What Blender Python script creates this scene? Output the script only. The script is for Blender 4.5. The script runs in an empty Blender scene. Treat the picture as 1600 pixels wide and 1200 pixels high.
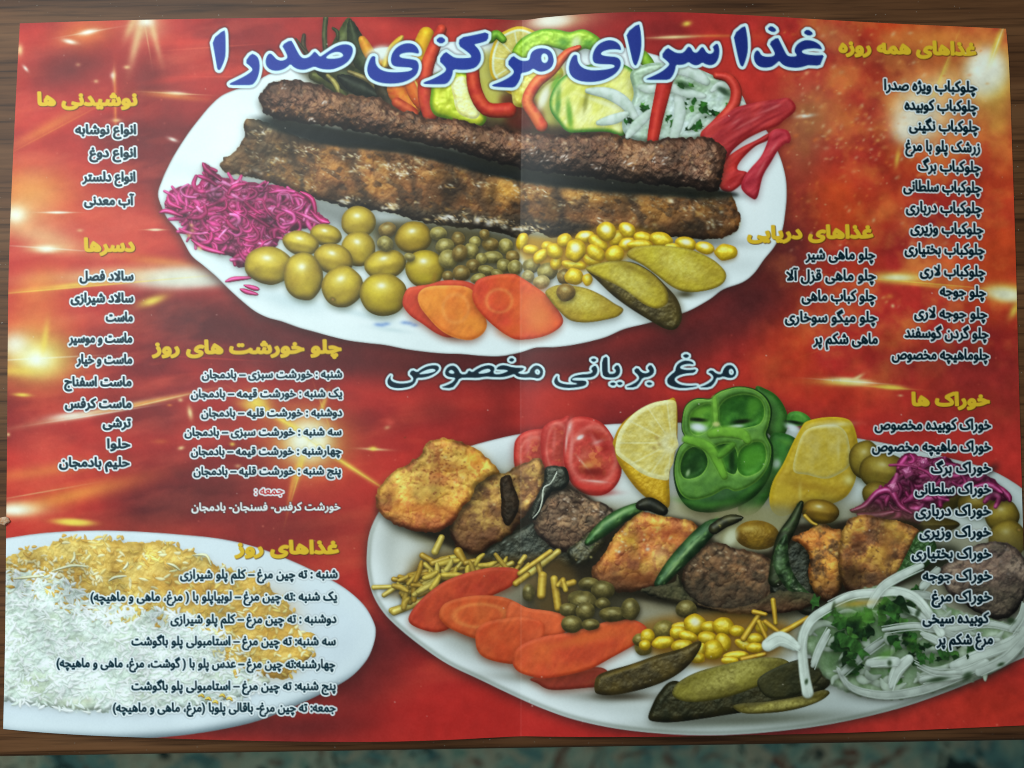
import bpy, math, random
import numpy as np
from mathutils import Vector

SC = bpy.context.scene
COL = SC.collection
TAU = math.tau

# ============================================================ camera, lamps, exposure
CAM_LOC = Vector((0.0, -0.0205, 0.3460))
CAM_TILT = math.radians(2.6)
cam = bpy.data.cameras.new("camera")
cam.sensor_width = 36.0
cam.lens = 28.6
cam.clip_start = 0.01
cam.clip_end = 50.0
cam.dof.use_dof = True
cam.dof.focus_distance = 0.345
cam.dof.aperture_fstop = 4.5
cam_o = bpy.data.objects.new("camera", cam)
cam_o.location = CAM_LOC
cam_o.rotation_euler = (CAM_TILT, 0, 0)
COL.objects.link(cam_o)
SC.camera = cam_o

world = bpy.data.worlds.new("World")
SC.world = world
world.use_nodes = True
wbg = world.node_tree.nodes["Background"]
wbg.inputs[0].default_value = (0.62, 0.80, 0.88, 1)
wbg.inputs[1].default_value = 0.10

def area_lamp(name, loc, target, size, size_y, power, color):
    l = bpy.data.lights.new(name, 'AREA')
    l.shape = 'RECTANGLE'
    l.size, l.size_y, l.energy, l.color = size, size_y, power, color
    o = bpy.data.objects.new(name, l)
    o.location = loc
    o.rotation_euler = (Vector(target) - Vector(loc)).to_track_quat('-Z', 'Y').to_euler()
    COL.objects.link(o)
    return o
area_lamp("window_light", (-0.50, 0.34, 0.84), (-0.04, 0.02, 0.0), 0.75, 0.75, 13.0, (0.84, 0.975, 1.0))

SC.cycles.filter_width = 1.0
SC.view_settings.view_transform = 'Standard'
SC.view_settings.look = 'None'
SC.view_settings.exposure = 0.0
SC.view_settings.gamma = 1.0

# ============================================================ the printing press: a drawing of the menu's artwork
# The menu is a flat print.  Its inks are worked out here in image pixels, 1 px = about 0.27 mm,
# together with which printed thing each spot belongs to, and end up as the ink colour of the mesh.
W, H = 1640, 1212
INK = np.zeros((H, W, 3), np.float32)
OWN = np.zeros((H, W), np.int32)
THINGS = {}

def reg(name, parent=None, label=None):
    k = len(THINGS) + 1
    THINGS[k] = dict(name=name, parent=parent, label=label)
    return k

def rgb(c):
    return np.array(c, np.float32) / 255.0

def win(x0, y0, x1, y1):
    x0, y0 = max(0, int(math.floor(x0))), max(0, int(math.floor(y0)))
    x1, y1 = min(W, int(math.ceil(x1)) + 1), min(H, int(math.ceil(y1)) + 1)
    if x1 <= x0 or y1 <= y0:
        return None
    Y, X = np.mgrid[y0:y1, x0:x1].astype(np.float32)
    return (slice(y0, y1), slice(x0, x1)), X, Y

def put(sl, col, a, k=None):
    a = np.clip(a, 0, 1).astype(np.float32)
    INK[sl] = INK[sl] * (1 - a[..., None]) + col * a[..., None]
    if k:
        o = OWN[sl]
        o[a > 0.5] = k

def _h(ix, iy, seed):
    n = (ix.astype(np.int64) * 374761393 + iy.astype(np.int64) * 668265263 + seed * 1013904223) & 0xFFFFFFFF
    n = ((n ^ (n >> 13)) * 1274126177) & 0xFFFFFFFF
    n = ((n ^ (n >> 15)) * 2246822519) & 0xFFFFFFFF
    return ((n ^ (n >> 16)) & 0xFFFFFF).astype(np.float32) / 16777215.0

def noise(X, Y, s, seed=0, oc=3, sx=1.0, sy=1.0, ang=0.0, gain=0.5):
    if ang:
        ca, sa = math.cos(ang), math.sin(ang)
        X, Y = X * ca + Y * sa, -X * sa + Y * ca
    out, amp, tot, f = 0, 1.0, 0.0, 1.0 / s
    for i in range(oc):
        u, v = X * f / sx, Y * f / sy
        iu, iv = np.floor(u), np.floor(v)
        fu, fv = u - iu, v - iv
        fu = fu * fu * (3 - 2 * fu)
        fv = fv * fv * (3 - 2 * fv)
        q = seed * 17 + i * 101
        a, b = _h(iu, iv, q), _h(iu + 1, iv, q)
        c, d = _h(iu, iv + 1, q), _h(iu + 1, iv + 1, q)
        out = out + amp * ((a + (b - a) * fu) * (1 - fv) + (c + (d - c) * fu) * fv)
        tot += amp
        amp *= gain
        f *= 2.03
    return out / tot

def blur(a, r):
    r = max(1, int(r))
    for _ in range(2):
        for ax in (0, 1):
            pad = [(0, 0)] * a.ndim
            pad[ax] = (r + 1, r)
            c = np.cumsum(np.pad(a, pad, mode='edge'), axis=ax, dtype=np.float64)
            n = a.shape[ax]
            hi = np.take(c, np.arange(n) + 2 * r + 1, axis=ax)
            lo = np.take(c, np.arange(n), axis=ax)
            a = ((hi - lo) / (2 * r + 1)).astype(np.float32)
    return a

def ss(e0, e1, x):
    t = np.clip((x - e0) / (e1 - e0), 0, 1)
    return t * t * (3 - 2 * t)

def spline(p, closed=True, n=7):
    p = np.array(p, float)
    m = len(p)
    out = []
    for i in range(m if closed else m - 1):
        if closed:
            a, b, c, d = p[(i - 1) % m], p[i], p[(i + 1) % m], p[(i + 2) % m]
        else:
            a, b, c, d = p[max(i - 1, 0)], p[i], p[i + 1], p[min(i + 2, m - 1)]
        for t in np.arange(n) / n:
            out.append(0.5 * (2 * b + (c - a) * t + (2 * a - 5 * b + 4 * c - d) * t * t + (3 * b - a - 3 * c + d) * t ** 3))
    if not closed:
        out.append(p[-1])
    return np.array(out)

def sdf(polys, X, Y):
    """signed distance (negative inside, non-zero winding) to a set of closed outlines"""
    d2 = np.full(X.shape, 1e9, np.float32)
    wn = np.zeros(X.shape, np.int16)
    for p in polys:
        q = np.roll(p, -1, axis=0)
        for (ax, ay), (bx, by) in zip(p.tolist(), q.tolist()):
            ex, ey = bx - ax, by - ay
            l2 = ex * ex + ey * ey
            if l2 < 1e-9:
                continue
            wx, wy = X - ax, Y - ay
            t = np.clip((wx * ex + wy * ey) / l2, 0, 1)
            np.minimum(d2, (wx - t * ex) ** 2 + (wy - t * ey) ** 2, out=d2)
            if ay != by:
                cr = ex * wy - ey * wx
                if by > ay:
                    wn += ((Y >= ay) & (Y < by) & (cr > 0)).astype(np.int16)
                else:
                    wn -= ((Y >= by) & (Y < ay) & (cr < 0)).astype(np.int16)
    d = np.sqrt(d2)
    return np.where(wn != 0, -d, d)

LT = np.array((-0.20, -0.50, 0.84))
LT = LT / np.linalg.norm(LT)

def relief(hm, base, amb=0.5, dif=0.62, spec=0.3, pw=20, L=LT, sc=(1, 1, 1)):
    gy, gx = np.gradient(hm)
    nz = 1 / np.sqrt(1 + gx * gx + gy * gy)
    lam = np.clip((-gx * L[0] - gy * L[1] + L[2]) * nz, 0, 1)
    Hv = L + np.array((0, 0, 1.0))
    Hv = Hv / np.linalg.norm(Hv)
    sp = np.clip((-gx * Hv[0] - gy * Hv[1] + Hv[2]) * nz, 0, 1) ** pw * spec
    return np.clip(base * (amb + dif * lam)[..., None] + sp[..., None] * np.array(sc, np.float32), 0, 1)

def shadow(pts_d, sl, alpha, col=(40, 42, 38)):
    put(sl, rgb(col), alpha)

def zz(ox, oy, s, pts):
    """points read off an enlarged image crop, as image pixels"""
    return [(ox + x / s, oy + y / s) for x, y in pts]

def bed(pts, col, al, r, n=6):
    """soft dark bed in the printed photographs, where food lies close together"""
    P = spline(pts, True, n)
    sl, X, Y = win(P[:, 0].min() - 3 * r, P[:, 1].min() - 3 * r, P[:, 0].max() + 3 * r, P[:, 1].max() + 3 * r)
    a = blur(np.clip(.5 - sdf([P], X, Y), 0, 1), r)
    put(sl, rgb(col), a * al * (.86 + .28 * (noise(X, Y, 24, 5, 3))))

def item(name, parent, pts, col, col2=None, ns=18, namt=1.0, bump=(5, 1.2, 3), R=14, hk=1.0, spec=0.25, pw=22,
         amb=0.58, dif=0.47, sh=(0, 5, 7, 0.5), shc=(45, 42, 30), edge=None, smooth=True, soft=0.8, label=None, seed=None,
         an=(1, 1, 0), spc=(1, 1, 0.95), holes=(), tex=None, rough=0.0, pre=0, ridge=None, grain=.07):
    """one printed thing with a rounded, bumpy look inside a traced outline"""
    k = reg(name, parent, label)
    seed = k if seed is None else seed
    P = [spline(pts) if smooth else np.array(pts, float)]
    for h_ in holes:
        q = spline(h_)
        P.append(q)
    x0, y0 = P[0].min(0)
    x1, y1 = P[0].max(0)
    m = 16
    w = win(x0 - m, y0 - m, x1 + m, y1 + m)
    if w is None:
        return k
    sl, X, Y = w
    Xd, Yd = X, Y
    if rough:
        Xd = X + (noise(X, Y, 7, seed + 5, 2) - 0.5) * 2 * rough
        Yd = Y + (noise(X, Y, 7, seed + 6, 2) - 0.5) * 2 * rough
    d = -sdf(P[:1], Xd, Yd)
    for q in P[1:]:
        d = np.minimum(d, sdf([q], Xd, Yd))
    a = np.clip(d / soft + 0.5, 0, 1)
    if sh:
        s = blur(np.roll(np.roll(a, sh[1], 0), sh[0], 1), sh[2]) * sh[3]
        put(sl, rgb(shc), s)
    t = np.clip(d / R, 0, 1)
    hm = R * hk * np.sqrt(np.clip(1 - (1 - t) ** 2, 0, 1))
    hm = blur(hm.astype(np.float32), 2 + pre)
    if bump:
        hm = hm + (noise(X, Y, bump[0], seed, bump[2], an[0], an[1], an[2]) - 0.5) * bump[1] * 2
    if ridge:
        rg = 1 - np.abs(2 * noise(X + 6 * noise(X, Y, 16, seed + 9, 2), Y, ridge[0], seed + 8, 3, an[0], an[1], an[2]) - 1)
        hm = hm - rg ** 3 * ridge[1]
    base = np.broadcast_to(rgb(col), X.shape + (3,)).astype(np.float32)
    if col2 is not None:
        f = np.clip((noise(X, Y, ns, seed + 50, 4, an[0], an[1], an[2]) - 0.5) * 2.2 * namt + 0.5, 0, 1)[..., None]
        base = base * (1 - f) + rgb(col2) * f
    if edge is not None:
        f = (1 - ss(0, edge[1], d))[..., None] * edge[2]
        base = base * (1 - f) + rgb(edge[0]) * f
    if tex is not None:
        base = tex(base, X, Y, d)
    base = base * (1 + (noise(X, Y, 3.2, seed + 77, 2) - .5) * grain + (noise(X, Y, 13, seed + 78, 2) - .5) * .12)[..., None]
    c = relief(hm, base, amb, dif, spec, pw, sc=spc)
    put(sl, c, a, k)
    return k

def ell(cx, cy, rx, ry, ang=0, n=14, wob=0.0, seed=0):
    rnd = random.Random(seed)
    ca, sa = math.cos(math.radians(ang)), math.sin(math.radians(ang))
    o = []
    for i in range(n):
        t = TAU * i / n
        f = 1 + (rnd.random() - 0.5) * 2 * wob
        x, y = rx * f * math.cos(t), ry * f * math.sin(t)
        o.append((cx + x * ca - y * sa, cy + x * sa + y * ca))
    return o

def tube(k, pts, r0, r1, col, col2=None, spec=0.25, pw=14, amb=0.5, dif=0.6, sh=0.35, flat=1.0, ns=9, soft=0.8, mid=None, shr=3, spc=(1, 1, 1), n=4):
    """a strand: fries, onion and cabbage shreds, pepper strips, grains"""
    P = spline(pts, False, n) if len(pts) > 2 else np.array(pts, float)
    rm = max(r0, r1, mid or 0) + 5 + shr
    w = win(P[:, 0].min() - rm, P[:, 1].min() - rm, P[:, 0].max() + rm, P[:, 1].max() + rm)
    if w is None:
        return
    sl, X, Y = w
    best = np.full(X.shape, 1e9, np.float32)
    ns_ = len(P) - 1
    for i in range(ns_):
        (ax, ay), (bx, by) = P[i], P[i + 1]
        ex, ey = bx - ax, by - ay
        l2 = ex * ex + ey * ey + 1e-9
        t = np.clip(((X - ax) * ex + (Y - ay) * ey) / l2, 0, 1)
        g = (i + t) / ns_
        if mid is None:
            r = r0 + (r1 - r0) * g
        else:
            r = np.where(g < 0.5, r0 + (mid - r0) * np.sin(g * math.pi), r1 + (mid - r1) * np.sin(g * math.pi))
        q = np.hypot(X - ax - t * ex, Y - ay - t * ey) / np.maximum(r, 0.3)
        np.minimum(best, q, out=best)
    rr = (r0 + r1) / 2 if mid is None else mid
    d = (1 - best) * rr
    a = np.clip(d / soft + 0.5, 0, 1)
    if sh:
        put(sl, rgb((40, 38, 28)), blur(np.roll(a, 2, 0), shr) * sh)
    hm = rr * flat * np.sqrt(np.clip(1 - np.minimum(best, 1) ** 2, 0, 1))
    base = np.broadcast_to(rgb(col), X.shape + (3,)).astype(np.float32)
    if col2 is not None:
        f = np.clip((noise(X, Y, ns, k + int(P[0][0]), 2) - 0.5) * 2 + 0.5, 0, 1)[..., None]
        base = base * (1 - f) + rgb(col2) * f
    put(sl, relief(hm, base, amb, dif, spec, pw, sc=spc), a, k)

def dab(x, y, rx, ry, ang, col, al, pw=1.0, k=None):
    """a soft spot of ink"""
    w = win(x - 3 * max(rx, ry), y - 3 * max(rx, ry), x + 3 * max(rx, ry), y + 3 * max(rx, ry))
    if w is None:
        return
    sl, X, Y = w
    ca, sa = math.cos(math.radians(ang)), math.sin(math.radians(ang))
    u, v = ((X - x) * ca + (Y - y) * sa) / rx, (-(X - x) * sa + (Y - y) * ca) / ry
    put(sl, rgb(col), np.exp(-(u * u + v * v) ** pw) * al, k)

def tone(pts, s, lo, hi, seed, tint=(1, 1, 1), soft=6):
    """uneven light and dark over a heap in the printed photograph"""
    P = spline(pts)
    sl, X, Y = win(P[:, 0].min(), P[:, 1].min(), P[:, 0].max(), P[:, 1].max())
    a = np.clip(-sdf([P], X, Y) / soft + .5, 0, 1)[..., None]
    n_ = np.clip((noise(X, Y, s, seed, 4) - .5) * 2 + .5, 0, 1)[..., None]
    f = (lo + (hi - lo) * n_) * np.array(tint, np.float32)
    INK[sl] = np.clip(INK[sl] * (1 - a + a * f), 0, 1)

def leaf(k, x, y, s, ang, col, al_sh=.35):
    """a ragged little herb leaf"""
    rnd = random.Random(int(x * 13 + y * 7))
    n = rnd.randrange(9, 13)
    pts = []
    for i in range(n):
        t = TAU * i / n
        r_ = s * (1 if i % 2 else .72) * rnd.uniform(.6, 1.15)
        u, v = r_ * math.cos(t), r_ * .6 * math.sin(t)
        pts.append((x + u * math.cos(ang) - v * math.sin(ang), y + u * math.sin(ang) + v * math.cos(ang)))
    P = spline(pts, True, 3)
    w = win(x - s * 1.6 - 6, y - s * 1.6 - 6, x + s * 1.6 + 6, y + s * 1.6 + 6)
    if w is None:
        return
    sl, X, Y = w
    d = -sdf([P], X, Y)
    a = np.clip(d / 1.1 + .5, 0, 1)
    put(sl, rgb((26, 34, 18)), blur(np.roll(a, 3, 0), 3) * al_sh)
    f = noise(X, Y, 5, int(x), 2, 1, 2.2, ang)[..., None]
    put(sl, np.clip(rgb(col) * (.62 + .8 * f), 0, 1), a, k)

def glints(pts, n, cols, al, seed, size=(1.2, 4), ang=(-40, 40), poly=True):
    """small wet highlights scattered inside an outline"""
    P = spline(pts)
    x0, y0 = P.min(0)
    x1, y1 = P.max(0)
    rnd = random.Random(seed)
    for _ in range(n):
        x, y = rnd.uniform(x0, x1), rnd.uniform(y0, y1)
        if sdf([P], np.array([[x]], np.float32), np.array([[y]], np.float32))[0, 0] < -4:
            s = rnd.uniform(*size)
            dab(x, y, s, s * rnd.uniform(0.45, 0.85), rnd.uniform(*ang), rnd.choice(cols), al * rnd.uniform(0.4, 1))
# ------------------------------------------------------------ red ground of the print, with its lens sparks and streaks
K_BG = reg("printed_background", None, "red and orange printed ground with light streaks")
PLATE1 = [(247, 303), (254, 280), (262, 262), (272, 243), (285, 222), (298, 203), (312, 185), (328, 166), (346, 150), (368, 140), (395, 130), (430, 112),
          (500, 92), (620, 72), (800, 62), (960, 72), (1060, 98), (1130, 135), (1165, 165), (1195, 200), (1215, 236), (1226, 270), (1229, 300), (1227, 330),
          (1222, 360), (1210, 385), (1194, 405), (1178, 427), (1160, 441), (1130, 452), (1108, 468), (1075, 486), (1040, 497), (1008, 506), (975, 514),
          (945, 527), (905, 537), (870, 542), (838, 543), (815, 550), (785, 556), (755, 556), (720, 553), (690, 552), (660, 549), (632, 545), (602, 539),
          (575, 536), (545, 532), (515, 525), (490, 518), (468, 512), (440, 502), (418, 496), (398, 486), (378, 470), (358, 452), (338, 432), (318, 415),
          (300, 400), (288, 380), (276, 358), (262, 342), (253, 324)]
PLATE2 = [(573, 870), (578, 830), (597, 792), (622, 765), (660, 735), (705, 708), (760, 690), (820, 677), (900, 667), (1000, 661), (1120, 662), (1250, 672),
          (1380, 692), (1480, 715), (1560, 740), (1625, 790), (1650, 860), (1650, 960), (1625, 1012), (1580, 1036), (1540, 1056), (1480, 1081), (1400, 1108),
          (1300, 1131), (1200, 1144), (1110, 1149), (1030, 1146), (960, 1138), (900, 1125), (850, 1108), (800, 1086), (750, 1062), (700, 1038), (660, 1011),
          (625, 983), (600, 958), (583, 930), (575, 900)]
PLATE3 = [(-60, 870), (-20, 848), (30, 838), (80, 832), (150, 829), (220, 831), (300, 837), (350, 843), (400, 855), (450, 874), (500, 897), (540, 920),
          (568, 945), (583, 970), (587, 988), (582, 1012), (570, 1035), (545, 1060), (500, 1085), (450, 1108), (390, 1130), (300, 1147), (200, 1155), (100, 1153),
          (0, 1146), (-60, 1120)]
w_all = win(0, 0, W - 1, H - 1)
SL, GX, GY = w_all
def bgmix(col, a):
    INK[:] = INK * (1 - a[..., None]) + rgb(col) * a[..., None]
def g(x, y, rx, ry, ang=0, pw=1.0):
    ca, sa = math.cos(math.radians(ang)), math.sin(math.radians(ang))
    u, v = ((GX - x) * ca + (GY - y) * sa) / rx, (-(GX - x) * sa + (GY - y) * ca) / ry
    return np.exp(-(u * u + v * v) ** pw)
INK[:] = rgb((192, 56, 48))
OWN[:] = K_BG
cl = noise(GX, GY, 150, 3, 4, 1.6, 0.75, 0.0)
cs = noise(GX, GY, 60, 4, 4, 2.4, 0.6, -0.12)
left = 1 - ss(560, 860, GX)
bgmix((122, 38, 40), np.clip((cl - 0.44) * 3.4, 0, 1) * 0.85)
bgmix((222, 92, 66), np.clip((cs - 0.52) * 4.0, 0, 1) * 0.55 * left)
right = ss(1080, 1330, GX) * (1 - ss(560, 680, GY))
bgmix((205, 78, 38), right * np.clip((noise(GX, GY, 110, 9, 4) - 0.36) * 3, 0, 1) * 0.9)
bgmix((232, 128, 66), right * np.clip((noise(GX, GY, 60, 12, 4) - 0.5) * 4, 0, 1) * 0.75)
bgmix((150, 40, 34), right * np.clip((noise(GX, GY, 80, 14, 3) - 0.56) * 5, 0, 1) * 0.6)
# dark patches
for x, y, rx, ry, an_, al in ((105, 105, 70, 38, -15, .7), (235, 130, 60, 55, 10, .55), (200, 210, 90, 30, 0, .35), (250, 300, 60, 40, 0, .4), (300, 500, 110, 45, 12, .75),
                           (400, 525, 110, 38, 20, .7), (265, 790, 110, 38, -14, .8), (350, 760, 90, 60, 0, .5), (230, 650, 70, 40, 0, .5), (440, 830, 110, 50, 0, .55),
                           (560, 560, 100, 34, 12, .8), (700, 572, 150, 24, 2, .9), (880, 568, 150, 30, -6, .9), (1060, 530, 110, 45, -20, .95), (1170, 470, 70, 45, -35, .95),
                           (1235, 390, 40, 70, 10, .85), (560, 1080, 70, 60, -20, .9), (480, 1135, 140, 22, -4, .8), (600, 1010, 45, 60, 0, .55),
                           (1520, 620, 120, 60, 0, .35), (1480, 560, 100, 30, 0, .4), (1560, 880, 40, 80, 0, .3), (780, 640, 30, 60, 0, .35), (1400, 95, 60, 26, 0, .55),
                           (1250, 250, 30, 80, 0, .5), (690, 640, 40, 24, 0, .4)):
    bgmix((92, 40, 40), g(x, y, rx, ry, an_) * al)
bgmix((190, 46, 42), g(700, 1120, 170, 60, 0) * .7 + g(960, 1145, 140, 20, 0) * .8)
bgmix((196, 58, 40), g(1560, 1100, 110, 50, 0) * .7)
bgmix((205, 60, 44), g(870, 640, 60, 40, 0) * .6 + g(1320, 620, 110, 30, 0) * .5 + g(620, 900, 40, 60) * .5)
mo = np.clip((noise(GX, GY, 34, 61, 4) - .5) * 4, 0, 1) * ss(1150, 1300, GX) * (1 - ss(480, 640, GY))
bgmix((232, 140, 70), mo * .45)
mo = np.clip((noise(GX, GY, 40, 62, 4, 2.2, .7, -.2) - .52) * 4, 0, 1) * (1 - ss(260, 520, GX)) * (1 - ss(700, 900, GY))
bgmix((222, 104, 80), mo * .3)
bgmix((170, 118, 76), g(1262, 190, 48, 75, 15) * .75 + g(1300, 60, 30, 30) * .4)
bgmix((214, 84, 42), g(1350, 290, 80, 50, 0) * .4 + g(1560, 300, 50, 120) * .4)
# streaks and glows (printed light)
WHT, YEL, ORG, CRM = (246, 244, 226), (246, 214, 92), (238, 150, 70), (240, 208, 150)
for x, y, rx, ry, an_, col, al, pw in (
        (228, 40, 30, 26, 0, CRM, .6, 1), (214, 62, 7, 42, 14, CRM, .7, 1), (242, 58, 5, 34, -14, CRM, .6, 1), (228, 34, 12, 7, 0, WHT, .9, 1), (205, 40, 6, 22, 24, CRM, .6, 1),
        (132, 52, 45, 22, -10, ORG, .6, 1), (138, 50, 14, 4, -12, WHT, .95, 1), (109, 65, 11, 3.4, 12, WHT, .9, 1), (31, 78, 5, 9, 0, CRM, .8, 1), (40, 107, 6, 2.5, 50, WHT, .8, 1),
        (178, 120, 3, 12, 0, CRM, .7, 1), (176, 118, 4, 5, 0, WHT, .6, 1), (198, 105, 5, 3, 0, CRM, .7, 1), (150, 127, 4, 3, 0, CRM, .6, 1), (122, 101, 4, 3, 0, CRM, .4, 1),
        (275, 146, 16, 3, 3, WHT, .85, 1), (270, 150, 46, 5, 6, ORG, .6, 1), (180, 160, 3, 40, 0, ORG, .5, 1), (182, 188, 7, 3, 0, CRM, .7, 1), (74, 200, 60, 9, -28, ORG, .55, 1),
        (270, 218, 8, 3, 20, WHT, .8, 1), (300, 120, 60, 6, -8, (224, 74, 58), .5, 1), (310, 66, 70, 7, 0, (224, 74, 58), .5, 1),
        (45, 300, 75, 45, 0, ORG, .8, 1), (25, 335, 26, 20, 0, CRM, .9, 1), (25, 336, 13, 11, 0, WHT, 1, 1), (70, 372, 70, 18, 14, CRM, .55, 1), (74, 388, 30, 7, 0, CRM, .85, 1),
        (73, 389, 14, 5, 0, WHT, 1, 1), (90, 332, 14, 2, 0, WHT, .85, 1), (125, 360, 5, 2.5, 0, CRM, .5, 1), (243, 359, 9, 2, 0, WHT, .8, 1), (65, 330, 40, 60, -30, CRM, .25, 1),
        (250, 408, 60, 8, 6, ORG, .55, 1), (190, 430, 140, 14, -3, CRM, .75, 1), (280, 434, 75, 17, -4, (226, 222, 200), .95, 1.6), (330, 440, 60, 10, -4, (214, 214, 196), .8, 1),
        (110, 446, 80, 4, -6, YEL, .75, 1), (238, 470, 22, 7, -18, YEL, .9, 1), (60, 445, 40, 24, -20, ORG, .5, 1), (60, 480, 40, 60, 20, ORG, .35, 1),
        (58, 556, 66, 46, 0, YEL, .75, 1), (57, 560, 36, 24, 10, (250, 240, 150), .95, 1), (58, 562, 18, 13, 0, WHT, 1, 1), (24, 538, 22, 18, 0, WHT, .75, 1), (70, 530, 5, 26, 8, YEL, .6, 1),
        (30, 580, 40, 8, 0, YEL, .55, 1), (35, 617, 13, 3, 3, YEL, .9, 1), (170, 640, 120, 5, -11, CRM, .75, 1), (110, 650, 35, 6, -6, WHT, .8, 1), (235, 628, 60, 3, -12, ORG, .7, 1),
        (297, 645, 4, 10, -10, CRM, .9, 1), (282, 625, 4, 3, 0, CRM, .7, 1), (283, 700, 5, 3, -15, CRM, .8, 1), (265, 633, 4, 2, 0, ORG, .6, 1), (13, 679, 3, 3, 0, CRM, .8, 1),
        (75, 735, 90, 10, -8, ORG, .55, 1), (110, 775, 110, 14, -14, ORG, .75, 1), (30, 795, 40, 12, 0, CRM, .9, 1), (22, 797, 24, 8, 0, WHT, .9, 1), (115, 816, 32, 6, 3, YEL, 1, 1.5),
        (60, 700, 50, 50, 0, (224, 104, 84), .4, 1), (180, 700, 10, 3, -20, ORG, .7, 1), (250, 690, 12, 4, 0, ORG, .3, 1),
        (480, 690, 62, 50, 10, YEL, .7, 1), (482, 688, 36, 34, 10, (250, 240, 190), .95, 1.3), (482, 688, 24, 22, 0, WHT, 1, 1.4), (402, 628, 22, 16, 20, YEL, .9, 1),
        (440, 655, 46, 5, 32, YEL, .8, 1), (545, 728, 62, 4, 33, YEL, .75, 1), (466, 735, 6, 34, 16, YEL, .7, 1), (455, 765, 3, 30, 10, ORG, .6, 1), (505, 632, 4, 22, 18, YEL, .6, 1),
        (400, 640, 30, 8, 20, YEL, .5, 1), (585, 702, 22, 2, 3, CRM, .8, 1), (583, 701, 6, 3.5, 0, YEL, .9, 1), (363, 694, 4, 3, 0, YEL, .8, 1), (605, 668, 5, 3, -20, CRM, .5, 1),
        (610, 660, 7, 5, 0, (226, 96, 80), .6, 1), (372, 728, 5, 3, 0, CRM, .5, 1), (590, 40, 40, 10, 0, (214, 74, 62), .5, 1),
        (868, 34, 60, 16, -8, CRM, .7, 1), (862, 32, 30, 12, -6, WHT, .85, 1.4), (1073, 37, 7, 4, -12, YEL, .9, 1), (1055, 58, 32, 3, -2, CRM, .85, 1), (1120, 56, 40, 2.5, 0, ORG, .5, 1),
        (1470, 60, 60, 24, -10, ORG, .75, 1), (1545, 120, 50, 52, 0, YEL, .8, 1), (1540, 114, 34, 40, 14, (250, 244, 226), 1, 2.2), (1558, 68, 5, 28, 20, YEL, .9, 1), (1470, 125, 4, 42, 22, YEL, .7, 1),
        (1440, 180, 60, 50, 0, ORG, .7, 1), (1450, 172, 60, 52, 10, (244, 190, 130), .8, 1.4), (1432, 184, 36, 40, 10, (240, 226, 200), .95, 1.6), (1415, 205, 20, 18, 0, (240, 226, 200), .8, 1.4), (1465, 135, 40, 18, -30, CRM, .6, 1),
        (1258, 181, 13, 3, -6, WHT, .9, 1), (1402, 248, 4, 14, 10, YEL, .7, 1), (1560, 180, 30, 50, 0, YEL, .4, 1),
        (1405, 434, 46, 10, 2, YEL, .85, 1.3), (1402, 434, 24, 5, 0, (244, 236, 180), 1, 1.3), (1450, 446, 70, 3, 6, ORG, .9, 1), (1575, 458, 42, 15, 6, YEL, .85, 1.4), (1572, 460, 30, 11, 8, (238, 230, 190), 1, 1.6),
        (1585, 485, 6, 14, 30, YEL, .8, 1), (1328, 596, 34, 6, 4, (244, 236, 180), 1, 1.5), (1340, 590, 10, 3, -30, CRM, .9, 1), (1392, 605, 24, 4, 4, YEL, .9, 1.3), (1310, 598, 40, 6, 3, YEL, .6, 1),
        (1400, 560, 6, 3, 0, ORG, .5, 1), (1407, 618, 4, 2, 0, CRM, .6, 1), (1390, 463, 6, 4, 0, ORG, .6, 1), (1395, 478, 3, 3, 0, CRM, .7, 1)):
    put(SL, rgb(col), g(x, y, rx, ry, an_, pw) * al) if rx > 80 else dab(x, y, rx, ry, an_, col, al, pw)
rnd = random.Random(5)
for _ in range(420):                                   # bokeh flecks of the orange side
    x, y = rnd.gauss(1340, 85), rnd.gauss(180, 110)
    if 1225 < x < 1570 and 40 < y < 560:
        s = rnd.uniform(1, 3.2)
        dab(x, y, s * 1.6, s, rnd.uniform(-60, 0), rnd.choice(((236, 170, 100), (232, 196, 150), (226, 120, 60))), rnd.uniform(.15, .5))
for _ in range(240):
    x, y = rnd.uniform(20, 1590), rnd.uniform(40, 1140)
    s = rnd.uniform(0.8, 1.8)
    dab(x, y, s, s, 0, rnd.choice(((236, 150, 120), (232, 110, 90))), rnd.uniform(.1, .45))
for x, y, l, an_, col, al in ((275, 146, 40, 3, CRM, .7), (90, 332, 26, 0, WHT, .7), (243, 359, 16, 0, CRM, .8), (140, 447, 150, -5, YEL, .7), (250, 626, 60, -13, CRM, .7), (150, 648, 70, -9, WHT, .6), (60, 770, 60, -10, CRM, .5), (545, 728, 70, 33, YEL, .6), (430, 650, 60, 32, YEL, .6), (466, 745, 50, 106, YEL, .5), (505, 640, 34, 70, YEL, .4),
                          (1050, 58, 40, -2, CRM, .6), (1470, 120, 60, 112, YEL, .5), (1558, 70, 36, 110, WHT, .5), (1440, 442, 110, 5, YEL, .6), (1330, 596, 50, 4, WHT, .6), (1392, 606, 34, 4, YEL, .6), (60, 560, 90, -3, WHT, .5), (75, 388, 60, 4, WHT, .5), (140, 50, 40, -10, WHT, .4), (230, 60, 30, 80, CRM, .4), (180, 160, 40, 88, ORG, .4),
                          (330, 74, 60, -4, (236, 110, 80), .5), (350, 120, 60, 0, (226, 90, 70), .5), (90, 200, 80, -28, ORG, .35), (330, 560, 60, 3, (222, 80, 66), .4), (1300, 540, 40, -20, ORG, .3)):
    dab(x, y, l, 1.1, an_, col, al)
fine = noise(GX, GY, 14, 33, 3)
INK *= (1 + (fine - 0.5) * (.09 + .1 * ss(900, 1200, GX)) + (noise(GX, GY, 45, 34, 3) - .5) * (.07 + .13 * ss(900, 1200, GX)))[..., None]

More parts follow.
